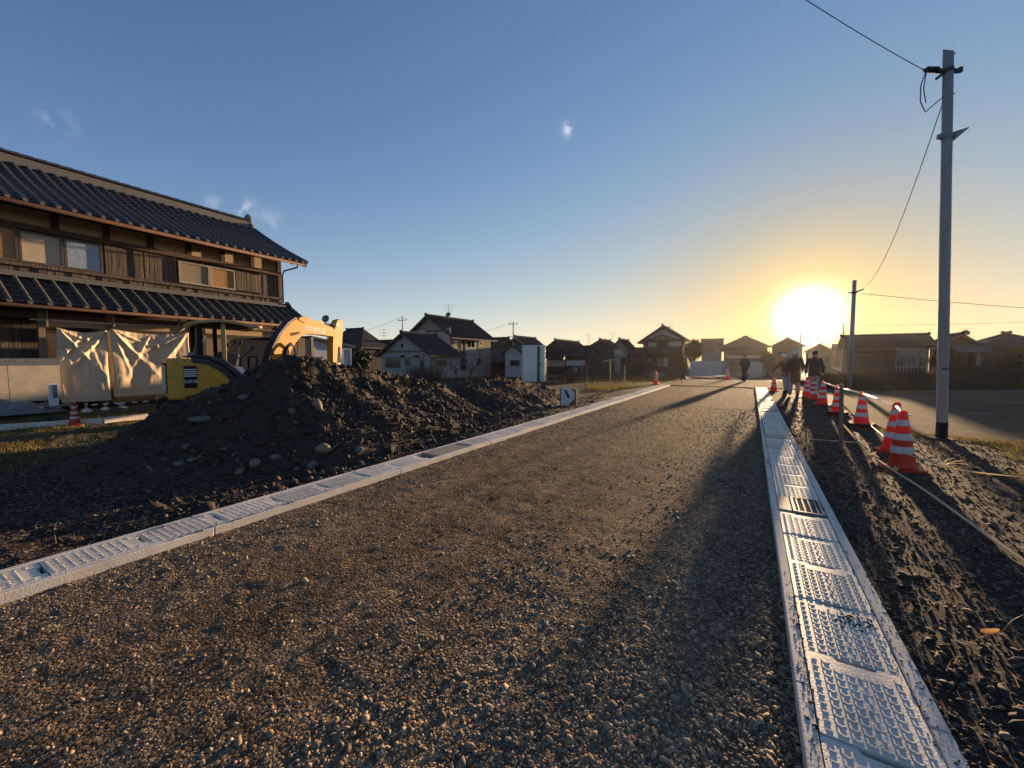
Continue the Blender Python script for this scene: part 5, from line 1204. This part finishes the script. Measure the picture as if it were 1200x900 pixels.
mb = MB(); a = ins; mb.tube([a, a-Vector((0,0,.25))+wd*.08, a-Vector((0,0,.5))+wd*.07, a-Vector((0,0,.66))-wd*.02, onp(113)+wd*.06], .009, 6); mb.tube([a+wd*.0, a-Vector((0,0,.3))+wd*.03, a-Vector((0,0,.52))-wd*.02], .008, 6); mb.build('drop_cable', mat('cable_blue', (.05,.09,.22), .5), pole, smooth=True)
# slender second pole
p2b = gnd(995.5, 455, 0); d2 = depth(p2b); p2t = at_depth(1001.5, 328.5, d2); p2 = empty('utility_pole', p2b, 'slender leaning pole by the sun glare on the far side of the lot', 'utility pole')
mb = MB(); mb.tube([p2b-Vector((0,0,.6)), p2t], [.10, .08], 14); mb.build('shaft', M['pole'], p2, smooth=True)
q = at_depth(1001, 343, d2); mb = MB(); mb.beam(q, at_depth(1011.5, 339, d2), .1, .06); mb.beam(q+wd*.1, q+wd*.3, .06, .05); mb.build('bracket', M['steel'], p2); mb = MB(); mb.tube([q-up*.05, q+up*.05], .10, 12); mb.build('strap', M['iron'], p2)
wire(ins+wd*.06, at_depth(700, -175, 5.2), .12, 'overhead wire rising left from the tall steel pole out of view', .006)
wire(onp(120)+wd*.07, at_depth(1006, 334, d2), 1.0, 'long drooping wire between the tall steel pole and the slender pole', .007)
wire(at_depth(1011, 344, d2), at_depth(1500, 372, d2), .25, 'faint level wire running right from the slender pole', .012)
wire(at_depth(1003, 381, 60), at_depth(1400, 366, 60), .5, 'faint wire low over the long house roof', .02)
# ================================================================== PEOPLE
def skin_mesh(verts, edges, radii, root_i=0, sub=1):
    me = bpy.data.meshes.new('body'); me.from_pydata(verts, edges, []); o = bpy.data.objects.new('tmp', me); COL.objects.link(o)
    m = o.modifiers.new('s', 'SKIN'); m.use_smooth_shade = True
    for i, r in enumerate(radii):
        sv = me.skin_vertices[0].data[i]; sv.radius = r if isinstance(r, tuple) else (r, r); sv.use_root = (i == root_i)
    s = o.modifiers.new('d', 'SUBSURF'); s.levels = sub; s.render_levels = sub
    bpy.context.view_layer.update(); r = bpy.data.meshes.new_from_object(o.evaluated_get(bpy.context.evaluated_depsgraph_get())); bpy.data.objects.remove(o); return r
def person(loc, rz, label, height=1.7, stride=.0, larm=((-.25,.0,1.12),(-.27,.08,.88)), rarm=((.25,.0,1.12),(.27,.08,.88)), lean=0.0, coat='coat_brown', hem=.62, legs='trousers', head='hair', shoes='black', hood=False):
    k = height/1.72
    root = empty('person', loc, label, 'person', None, rz); root.scale = (k, k, k)
    def ln(p): p = Vector(p); return Vector((p.x, p.y+lean*max(0, p.z-.9), p.z-.25*lean*lean*max(0, p.z-.9)))
    V = []; E = []; Rd = []
    def v(p, r, link=None, raw=False):
        V.append(tuple(p if raw else ln(p))); Rd.append(r)
        if link is not None: E.append((link, len(V)-1))
        return len(V)-1
    pel = v((0,0,.93), (.15,.105)); bel = v((0,.0,1.10), (.135,.10), pel); ch = v((0,-.005,1.30), (.165,.115), bel); up = v((0,0,1.42), (.11,.08), ch)
    nk = v((0,.01,1.50), .052, up); hb = v((0,.03,1.57), (.068,.075), nk); hm = v((0,.035,1.645), (.076,.095), hb); ht = v((0,.025,1.715), (.055,.068), hm)
    v((0,.135,1.625), .012, hm)                                        # nose
    for s in (-1, 1): v((s*.085,.02,1.63), .014, hm)                   # ears
    J = {}
    for s, arm in ((-1, larm), (1, rarm)):
        sh = v((s*.175,0,1.405), .058, up); el = v(arm[0], .042, sh); wr = v(arm[1], .030, el)
        d = (Vector(V[wr])-Vector(V[el])).normalized(); side = Vector((0,1,0)) if abs(d.z) > .5 else Vector((0,0,1)); sd = (side-d*side.dot(d)).normalized(); nn = d.cross(sd)
        pm = v(Vector(V[wr])+d*.065, (.036,.022), wr, True); J[s] = (Vector(V[sh]), Vector(V[el]), Vector(V[wr]))
        for f in range(4):
            b = Vector(V[pm])+d*.03+sd*(.03-.02*f); a1 = b+d*(.04 if f in (1,2) else .033)+nn*(-s*.008); a2 = a1+d*.028+nn*(-s*.018)
            i1 = v(b, .0095, pm, True); i2 = v(a1, .009, i1, True); v(a2, .007, i2, True)
        t1 = v(Vector(V[wr])+d*.04+sd*.04, .011, pm, True); v(Vector(V[wr])+d*.085+sd*.058, .009, t1, True)
    for s in (-1, 1):
        st = s*stride
        hp = v((s*.095,0,.86), (.092,.095), pel, True); kn = v((s*.10, st*.45+.02, .48), .062, hp, True); an = v((s*.105, st-.02, .09+(.05 if st < 0 else 0)), .042, kn, True); v((s*.115, st+.13, .035), (.04,.03), an, True)
        J[('leg', s)] = (Vector(V[hp]), Vector(V[kn]), Vector(V[an]))
    me = skin_mesh(V, E, Rd); me.materials.clear(); me.materials.append(M['skin']); o = bpy.data.objects.new('body', me); COL.objects.link(o); o.parent = root
    # coat: rings round the trunk, sleeves along the arms
    mb = MB(); rings = [(hem,.215,.15),(hem+.12,.20,.145),(.93,.185,.14),(1.08,.18,.135),(1.28,.205,.14),(1.40,.19,.115),(1.455,.10,.085),(1.50,.075,.075)]; G = []
    for z, a, b in rings:
        c = ln((0,0,z)); G.append([c+Vector((a*math.cos(t)*(1+.03*math.sin(3*t+z*9)), b*math.sin(t)*(1+.04*math.sin(5*t+z*7)), 0)) for t in np.linspace(0, 2*math.pi, 21)])
    mb.grid(G)
    for s in (-1, 1):
        a, b, c = J[s]; mb.tube([a-Vector((s*.05,0,0)), a, a.lerp(b, .5), b, b.lerp(c, .5), c], [.07,.078,.066,.058,.05,.045], 10)
    mb.build('coat', M[coat], root, world=False, smooth=True)
    mb = MB()
    for s in (-1, 1):
        h, kk, a = J[('leg', s)]; mb.tube([h+Vector((0,0,.06)), h, h.lerp(kk,.5), kk, kk.lerp(a,.5), a+Vector((0,0,-.02))], [.10,.108,.092,.076,.072,.066], 12)
    mb.build('trousers', M[legs], root, world=False, smooth=True)
    mb = MB()
    for s in (-1, 1):
        h, kk, a = J[('leg', s)]; mb.lathe([(.001,-.088),(.05,-.088),(.055,-.04),(.048,.02),(.001,.03)], 12, (a.x, a.y, a.z)); mb.lathe([(.001,-.03),(.05,-.03),(.045,.02),(.02,.04),(.001,.042)], 12, (a.x, a.y+.10, a.z-.058), 1.9)
    mb.build('shoes', M[shoes], root, world=False, smooth=True)
    mb = MB(); c = ln((0,.015,1.66)); G = []
    for i in range(9):
        ph = math.pi*.62*i/8; G.append([c+Vector((.097*math.sin(ph)*math.cos(t), .118*math.sin(ph)*math.sin(t)-.012*(ph > 1), .092*math.cos(ph)+.015-(.04 if ph > 1.2 and math.sin(t) < -.2 else 0)+(.03 if ph > 1.2 and math.sin(t) > .3 else 0))) for t in np.linspace(0, 2*math.pi, 19)])
    mb.grid(G)
    if head == 'cap': mb.obox(c+Vector((0,.13,.0)), .14, .09, .012, (R(-12),0,0))
    mb.build('cap' if head == 'cap' else 'hood' if hood else 'hair', M[head], root, world=False, smooth=True)
    if hood:
        mb = MB(); mb.lathe([(.10,-.17),(.13,-.10),(.125,.0),(.09,.08),(.02,.105)], 16, ln((0,.0,1.64))); mb.build('hood', M[coat], root, world=False, smooth=True)
    return root
person(Vector((*gnd(872, 447.5).xy, .026)), R(25), 'lone person in dark padded jacket with hands in front, standing on the cross road', 1.68, .10, ((-.27,.0,1.12),(-.16,.2,1.02)), ((.27,.0,1.12),(.16,.2,1.02)), .03, 'coat_dark', .78, 'trousers_dark', 'hair')
pp = gz(gnd(930, 463.5)); person(pp, R(-10), 'person in long brown coat and white cap seen from behind', 1.74, .16, ((-.28,-.02,1.14),(-.30,.05,.90)), ((.26,.02,1.14),(.22,.18,.96)), .0, 'coat_brown', .52, 'trousers', 'cap')
p2_ = gz(at_depth(921, 458.5, depth(pp)+1.2)); person(p2_, R(35), 'person in brown jacket leaning left with one arm reaching down, beside the white-capped person', 1.62, .12, ((-.36,.10,1.16),(-.52,.24,.95)), ((.26,.05,1.12),(.2,.25,1.0)), .28, 'coat_brown', .74, 'trousers', 'cap')
p3_ = gz(gnd(953, 462)); person(p3_, R(-5), 'person in dark jacket and grey trousers standing behind a pair of traffic cones', 1.72, .08, ((-.27,-.02,1.12),(-.28,.08,.88)), ((.27,-.02,1.12),(.28,.08,.88)), .05, 'coat_dark', .74, 'trousers', 'hair')
# ================================================================== VEGETATION
def blades(name, X, Y, Z, Hh, Ww, m, label=None, cat=None, kind='stuff', bend=.5, flop=0.0):
    n = len(X); a = RNG.uniform(0, 2*np.pi, n); b = RNG.uniform(0, 2*np.pi, n); be = bend*RNG.uniform(.3, 1.2, n)*Hh
    dx, dy = np.cos(a)*Ww, np.sin(a)*Ww; bx, by = np.cos(b)*be, np.sin(b)*be; up = Hh*(1-flop*RNG.random(n))
    P = np.empty((n, 5, 3)); P[:,0] = np.stack([X-dx, Y-dy, Z], -1); P[:,1] = np.stack([X+dx, Y+dy, Z], -1)
    P[:,2] = np.stack([X+dx*.7+bx*.35, Y+dy*.7+by*.35, Z+up*.6], -1); P[:,3] = np.stack([X-dx*.7+bx*.35, Y-dy*.7+by*.35, Z+up*.6], -1); P[:,4] = np.stack([X+bx, Y+by, Z+up*.95], -1)
    i = np.arange(n)[:, None]*5; T = np.concatenate([i+np.array([[0,1,2]]), i+np.array([[0,2,3]]), i+np.array([[3,2,4]])])
    o = np_mesh(name, P.reshape(-1, 3), T, m); tag(o, label, cat, None, kind); return o
# dry turf on the right verge, clumped
def patchy(n, x0, x1, y0, y1, thr, sc=1.2, seed=0):
    x = RNG.uniform(x0, x1, n); y = RNG.uniform(y0, y1, n); k = fbm(x*sc+seed, y*sc, 4) > thr; return x[k], y[k]
x, y = patchy(80000, 2.1, 9.5, 3.2, 12.5, -.08, 1.1, 4); k = ~inside(lot, x, y) & (x > 2.0+.1*(12-y)) & (np.hypot(x-2.85, y-9.6) > .12); x, y = x[k], y[k]
blades('grass', x, y, base_z(x, y)-.01, RNG.uniform(.03, .11, len(x)), RNG.uniform(.002, .005, len(x)), M['grass'], bend=.9, flop=.5)
x, y = patchy(9000, .8, 4.5, 1.0, 9, .15, 1.6, 9); blades('straw_litter', x, y, base_z(x, y)+.004, RNG.uniform(.02, .10, len(x)), RNG.uniform(.0008, .0018, len(x)), M['straw'], bend=1.0, flop=.93)
x, y = patchy(30000, -13.3, -7.6, -1.5, 6.5, .0, .9, 2); k = x < -8-.3*y*0; x, y = x[k], y[k]
blades('grass', x, y, base_z(x, y)-.01, RNG.uniform(.04, .12, len(x)), RNG.uniform(.003, .007, len(x)), M['grass'], bend=.8, flop=.5)
x, y = patchy(1500, -7.5, -4.3, .8, 7, .15, 1.4, 5); blades('straw_litter', x, y, base_z(x, y)+.004, RNG.uniform(.03, .12, len(x)), RNG.uniform(.002, .003, len(x)), M['straw'], bend=1.0, flop=.93)
# loose straw on the low bank and heap top
x = RNG.uniform(-7.3, -5.2, 200); y = RNG.uniform(8.5, 12.6, 200); blades('straw_litter', x, y, np.maximum(hz2(x, y), base_z(x, y))+.01, RNG.uniform(.08, .3, len(x)), RNG.uniform(.003, .006, len(x)), M['straw'], bend=1.0, flop=.85)
for k, (a, b) in enumerate((((617,455),(636,472)), ((627,452),(645,470)), ((640,455),(652,465)))):
    def onheap(px, py):
        d = ray(px, py); t = 6
        while t < 30:
            q = CAM+d*t
            if q.z < max(float(hz2(q.x, q.y)) if -10 < q.x < -4.9 and 5 < q.y < 14 else -9, float(base_z(q.x, q.y))): break
            t += .04
        return q+Vector((0,0,.03))
    p, q = onheap(*a), onheap(*b); mb = MB(); mb.beam(p, q, .07, .035); tag(mb.build('wood_batten', M['wood_pale'], bevel=.004), ['longest pale wood batten lying on the low earth bank', 'pale wood batten lying beside the longest one on the bank', 'short pale wood batten at the right end of the bank'][k], 'timber', 'wood battens on the low bank')
# weeds over the fields to the left and centre
def field(n, pts, h0, h1, m='grass_dark', thr=-.1, sc=.5, w=(.006, .014), seed=0):
    xs = [p.x for p in pts]; ys = [p.y for p in pts]; x, y = patchy(n, min(xs), max(xs), min(ys), max(ys), thr, sc, seed); k = inside(pts, x, y); x, y = x[k], y[k]
    return blades('grass', x, y, base_z(x, y)-.03, RNG.uniform(h0, h1, len(x)), RNG.uniform(w[0], w[1], len(x)), M[m], bend=.5)
field(26000, [gnd(520,455), gnd(690,452), gnd(800,449), at_depth(800,430,46), at_depth(480,430,40)], .1, .45)
field(9000, [gnd(560,462), gnd(700,463), gnd(755,452), gnd(600,451)], .06, .22, 'grass')
# bank of rough grass behind the lot
b1, b2 = gnd(1006, 457), gnd(1500, 453.5); bdir = (b2-b1).normalized(); bnrm = Vector((-bdir.y, bdir.x, 0))
L_ = (b2-b1).length; nu, nv = 220, 26; G = np.zeros((nu, nv, 3))
for i in range(nu):
    for j in range(nv):
        u = i/(nu-1)*L_; v = j/(nv-1); p = b1+bdir*u+bnrm*(v*5.0); h = .95*math.sin(math.pi*min(1, v*1.05)*.5)**.8 if v < .5 else .95*math.cos((v-.5)*2.4)
        G[i, j] = (p.x, p.y, -.12+max(0, h)*min(1, u/2.0+.15)*(.85+.5*float(fbm(np.array(u*.35), np.array(v*2.0), 3)))+.12*float(fbm(np.array(u*1.7), np.array(v*5), 3)))
i, j = np.meshgrid(np.arange(nu-1), np.arange(nv-1), indexing='ij'); bank = np_mesh('bank', G.reshape(-1, 3), np.stack([i*nv+j, (i+1)*nv+j, (i+1)*nv+j+1, i*nv+j+1], -1).reshape(-1, 4), M['soil'], smooth=True); tag(bank, kind='structure')
n = 26000; ii = RNG.integers(0, nu, n); jj = RNG.integers(0, nv-6, n); pt_ = G[ii, jj]+np.stack([RNG.normal(0, .1, n), RNG.normal(0, .1, n), np.zeros(n)], -1)
hh = RNG.uniform(.12, .42, n)*(.6+.8*np.clip(fbm(pt_[:,0]*.8, pt_[:,1]*.8, 3)+.3, 0, 1)); blades('grass', pt_[:,0], pt_[:,1], pt_[:,2]-.02, hh, RNG.uniform(.006, .014, n), M['grass_dark'], bend=.7)
# dark earth bank across the road end
for pts, z1, lab in (([(806,448.5),(838,447),(860,445.5)], .26, 'low dark earth bank across the road end left of the lone person'),):
    P = [gnd(px, py-2.6) for px, py in pts]; mb = MB(); G2 = []
    for k in range(30):
        t = k/29*(len(P)-1); a = int(min(t, len(P)-2)); p = P[a].lerp(P[a+1], t-a); row = []
        for v in range(8):
            row.append((p.x-.5*v*.25, p.y+v*.5, -.1+z1*math.sin(math.pi*v/7)*(1+.5*float(fbm(np.array(k*.4), np.array(v*.6), 3)))+.0))
        G2.append(row)
    mb.grid(G2); tag(mb.build('earth_bank', M['soil'], smooth=True), lab, 'earth bank')
# trees
def branchy(root, base, h, spread, seed, levels=4, r0=.07, lean=(0,0)):
    rnd = random.Random(seed); segs = []; tips = []
    def grow(p, d, l, r, lv):
        pts = [p]; q = p
        for k in range(4):
            d = (d+Vector((rnd.uniform(-.22,.22), rnd.uniform(-.22,.22), rnd.uniform(-.05,.14)))).normalized(); q = q+d*(l/4); pts.append(q)
        segs.append((pts, [r*(1-.16*k) for k in range(5)], lv))
        if lv >= levels: tips.append(q); return
        for k in range(rnd.choice((2, 3, 3)) if lv else 4):
            a = rnd.uniform(0, 6.28); nd = (d*.75+Vector((math.cos(a)*spread, math.sin(a)*spread, rnd.uniform(-.1,.5)))).normalized(); s = pts[rnd.choice((2,3,4))]; grow(s, nd, l*rnd.uniform(.6,.85), r*.55, lv+1)
    grow(Vector(base), Vector((lean[0], lean[1], 1)).normalized(), h*.36, r0, 0)
    t = MB(); b = MB()
    for pts, rs, lv in segs: (t if lv == 0 else b).tube(pts, rs, 7 if lv < 2 else 4)
    t.build('trunk', M['bark'], root); b.build('branches', M['bark'], root); return tips
for k, (px, yb, d, h, lab, sd, ln_) in enumerate(((549, 446, 30, 3.4, 'bare leafless tree with crooked branches before the two-storey grey house', 5, (.2,0)), (535, 444, 31, 3.0, 'second bare tree, thinner, between the grey annex and the crooked bare tree', 11, (-.1,0)))):
    p = at_depth(px, 421, d); p.z = float(base_z(p.x, p.y)); t = empty('bare_tree', p, lab, 'tree', 'bare trees by the grey houses'); branchy(t, p, h, .9, sd, 4, .085-.02*k, ln_)
def leaf_tree(px, yt, yb, pxl, pxr, d, label, nleaf=7000, trunk_h=.35, seed=1, lm='leaf'):
    p = at_depth(px, 421, d); p.z = float(base_z(p.x, p.y)); zt = at_depth(px, yt, d).z; z0 = at_depth(px, yb, d).z; rx = (pxr-pxl)/2*d/F
    t = empty('broadleaf_tree', p, label, 'tree'); mb = MB(); mb.tube([p-Vector((0,0,.2)), p+Vector((.05,0,(z0-p.z)*.6)), Vector((p.x, p.y, (z0+zt)/2))], [.16, .12, .06], 8)
    for k in range(7):
        a = k*.9; mb.tube([Vector((p.x, p.y, z0+.1*k)), Vector((p.x+math.cos(a)*rx*.7, p.y+math.sin(a)*rx*.7, z0+(zt-z0)*(.3+.08*k)))], [.06, .015], 5)
    mb.build('trunk', M['bark'], t)
    rg = np.random.default_rng(seed); nc = 34; cz = (z0+zt)/2; hz_ = (zt-z0)/2
    u = rg.normal(0, 1, (nc, 3)); u /= np.linalg.norm(u, axis=1)[:, None]; c = u*(rg.uniform(.3, 1, nc)**.5)[:, None]*np.array([rx*.8, rx*.8, hz_*.82])+np.array([p.x, p.y, cz])
    ci = rg.integers(0, nc, nleaf); P = c[ci]+rg.normal(0, 1, (nleaf, 3))*np.array([rx, rx, hz_])*.16
    a = rg.normal(0, 1, (nleaf, 3)); a /= np.linalg.norm(a, axis=1)[:, None]; b = np.cross(a, rg.normal(0, 1, (nleaf, 3))); b /= np.linalg.norm(b, axis=1)[:, None]; s = rg.uniform(.05, .11, (nleaf, 1))
    Q = np.stack([P-a*s-b*s*.5, P+a*s-b*s*.5, P+a*s+b*s*.5, P-a*s+b*s*.5], 1).reshape(-1, 3)-np.array(p[:])
    o = np_mesh('crown', Q, np.arange(nleaf*4).reshape(-1, 4), M[lm], root=t)
leaf_tree(811, 397, 424, 802, 824, 52, 'dark rounded evergreen tree beside the white-gabled two-storey house')
leaf_tree(424, 411, 440, 412, 436, 30, 'dark garden shrub-tree in front of the low dark outbuilding', 6000, seed=4)
leaf_tree(899, 412, 434, 893, 906, 50, 'small dark tree right of the large hipped hall', 4000, seed=6)
leaf_tree(747, 425, 437, 740, 755, 50, 'dark low bush by the small shed next to the white-gabled house', 3500, seed=9)
leaf_tree(800, 424, 435, 793, 806, 48, 'small clipped bush in front of the white-gabled house', 3000, seed=12)
leaf_tree(1188, 412, 436, 1172, 1210, 33, 'dark bushy tree before the wide hipped house at the end of the lot', 7000, seed=15)
leaf_tree(1100, 412, 432, 1090, 1106, 38, 'dark shrub between the slatted house and the dark gabled house', 4000, seed=19)
# reddish dead brush behind the heap
def brush(px0, px1, d, h, n, label, seed):
    p0 = at_depth((px0+px1)/2, 421, d); p0.z = float(base_z(p0.x, p0.y)); wd_ = (px1-px0)/2*d/F; c = empty('dead_shrub', p0, label, 'shrub'); rnd = random.Random(seed); mb = MB()
    for k in range(n):
        a = rnd.uniform(0, 6.28); r = rnd.random()**.5*wd_; b = Vector((p0.x+math.cos(a)*r*.8, p0.y+math.sin(a)*r*.8, p0.z)); q = b+Vector((rnd.gauss(0,.25), rnd.gauss(0,.25), h*rnd.uniform(.5,1)))
        m_ = b.lerp(q, .5)+Vector((rnd.gauss(0,.06), rnd.gauss(0,.06), 0)); mb.tube([b, m_, q], [.012,.008,.004], 4)
        for t in (.6, .8): e = m_.lerp(q, t); mb.tube([e, e+Vector((rnd.gauss(0,.14), rnd.gauss(0,.14), .16))], [.006,.003], 3)
    mb.build('stems', mat('dead_stems', (.15,.075,.045), .9, (.07,.04,.028), 3), c)
brush(470, 525, 19, 1.1, 300, 'reddish dead brush rising behind the tall heap before the grey annex', 3)
brush(660, 676, 24, .7, 120, 'dry yellowish weeds right beside the portable toilet', 4)
# ================================================================== CAMERA, SUN, SKY
cd = bpy.data.cameras.new('camera'); cam = bpy.data.objects.new('camera', cd); COL.objects.link(cam)
cd.sensor_fit = 'HORIZONTAL'; cd.sensor_width = 36; cd.lens = 36*F/1200; cd.clip_start = .05; cd.clip_end = 6000
cam.location = CAM; cam.rotation_euler = (R(90)+PITCH, 0, YAW); SC.camera = cam
sv = Vector((math.sin(SUN_AZ)*math.cos(SUN_EL), math.cos(SUN_AZ)*math.cos(SUN_EL), math.sin(SUN_EL)))
sl = bpy.data.lights.new('sun', 'SUN'); sl.energy = SUN_E; sl.angle = R(.8); sl.color = SUN_C; so = bpy.data.objects.new('sun', sl); COL.objects.link(so)
so.rotation_euler = (-sv).to_track_quat('-Z', 'Y').to_euler(); so.location = (3, 20, 12)
w = bpy.data.worlds.new('World'); SC.world = w; w.use_nodes = True; nt = w.node_tree; N = nt.nodes; L = nt.links; N.clear()
out = N.new('ShaderNodeOutputWorld'); bg = N.new('ShaderNodeBackground'); bg.inputs['Strength'].default_value = SKY_S
sk = N.new('ShaderNodeTexSky'); sk.sky_type = 'NISHITA'; sk.sun_disc = False; sk.sun_elevation = SUN_EL; sk.sun_rotation = SUN_AZ; sk.altitude = 50; sk.air_density = .8; sk.dust_density = .12; sk.ozone_density = 3.0
tc = N.new('ShaderNodeTexCoord')
nv_ = N.new('ShaderNodeVectorMath'); nv_.operation = 'NORMALIZE'; L.new(tc.outputs['Generated'], nv_.inputs[0])
def math_(op, a, b=None):
    m = N.new('ShaderNodeMath'); m.operation = op
    for k, q in ((0, a), (1, b)):
        if q is None: continue
        if isinstance(q, (int, float)): m.inputs[k].default_value = q
        else: L.new(q, m.inputs[k])
    return m.outputs[0]
def ang_to(d):
    dt = N.new('ShaderNodeVectorMath'); dt.operation = 'DOT_PRODUCT'; L.new(nv_.outputs[0], dt.inputs[0]); dt.inputs[1].default_value = d; return math_('ARCCOSINE', math_('MINIMUM', dt.outputs['Value'], .99999999))
def lobe(a, width, power): return math_('EXPONENT', math_('MULTIPLY', math_('POWER', math_('DIVIDE', a, width), power), -1.0))
sa = ang_to(sv)
# soft shoulder, then warm dusk tint low over the horizon
def vec(op, a, b):
    m = N.new('ShaderNodeVectorMath'); m.operation = op
    for k, q in ((0, a), (1, b)):
        if isinstance(q, tuple): m.inputs[k].default_value = q
        else: L.new(q, m.inputs[k])
    return m.outputs[0]
total = vec('DIVIDE', sk.outputs['Color'], vec('ADD', vec('MULTIPLY', sk.outputs['Color'], (SHO, SHO, SHO)), (1., 1., 1.)))
sx_ = N.new('ShaderNodeSeparateXYZ'); L.new(nv_.outputs[0], sx_.inputs[0]); elv = math_('ARCSINE', math_('MAXIMUM', sx_.outputs['Z'], 0.0))
def mixc(col, fac, target, bt='MULTIPLY'):
    x = N.new('ShaderNodeMix'); x.data_type = 'RGBA'; x.blend_type = bt; x.clamp_factor = False; x.inputs['B'].default_value = (*col, 1); L.new(fac, x.inputs['Factor']); L.new(target, x.inputs['A']); return x.outputs['Result']
total = vec('MULTIPLY', total, (1.04, .885, .87))
total = mixc((.88, .92, 1.04), math_('SUBTRACT', 1.0, lobe(sa, R(60), 3)), total)
for col, wd_, pw in TINT: total = mixc(col, lobe(elv, wd_, pw), total)
for col, wd_, pw, wa in SUNTINT: total = mixc(col, math_('MULTIPLY', lobe(elv, wd_, pw), lobe(sa, wa, 2)), total)
for col, wd_, pw, wa in BAND: total = mixc(col, math_('MULTIPLY', lobe(elv, wd_, pw), lobe(sa, wa, 2)), total, 'ADD')
def add(col, fac, target):
    x = N.new('ShaderNodeMix'); x.data_type = 'RGBA'; x.blend_type = 'ADD'; x.clamp_factor = False; x.inputs['B'].default_value = (*col, 1); L.new(fac, x.inputs['Factor']); L.new(target, x.inputs['A']); return x.outputs['Result']
for col, wd_, pw in GLOW: total = add(col, lobe(sa, wd_, pw), total)
# a few high wisps of cloud
no = N.new('ShaderNodeTexNoise'); no.inputs['Scale'].default_value = 34; no.inputs['Detail'].default_value = 7; L.new(nv_.outputs[0], no.inputs['Vector'])
for px, py, wpx, s in ((667,151,4.5,.75), (287,244,6,.5), (254,240,6,.15), (65,143,7,.16), (318,256,6,.15)):
    d = ray(px, py).normalized(); f = math_('MULTIPLY', lobe(ang_to(d), wpx/F*1.2, 2), math_('MULTIPLY', math_('MAXIMUM', math_('SUBTRACT', no.outputs['Fac'], .40), 0), 6*s)); total = add(CLOUD, f, total)
L.new(total, bg.inputs['Color']); L.new(bg.outputs[0], out.inputs['Surface'])
vs_ = SC.view_settings; vs_.view_transform = 'Standard'; vs_.look = 'None'; vs_.gamma = 1; vs_.exposure = EXPOSURE; vs_.use_curve_mapping = False
SC.cycles.use_denoising = True; SC.cycles.max_bounces = 6; SC.cycles.caustics_reflective = False; SC.cycles.caustics_refractive = False
SC.cycles.sample_clamp_indirect = 6

if HAZE:
    mb = MB(); mb.box(-110, 110, -40, 130, -2.0, 11.5); hz_o = mb.build('haze', bpy.data.materials.new('haze_air')); tag(hz_o, kind='stuff')
    hm_ = hz_o.data.materials[0]; hm_.use_nodes = True; hn = hm_.node_tree.nodes; hn.remove(hn['Principled BSDF']); pv = hn.new('ShaderNodeVolumePrincipled'); pv.inputs['Density'].default_value = HAZE; pv.inputs['Color'].default_value = (.95, .93, .9, 1); pv.inputs['Anisotropy'].default_value = HAZE_G
    hm_.node_tree.links.new(pv.outputs[0], hn['Material Output'].inputs['Volume'])
    SC.cycles.volume_bounces = 0
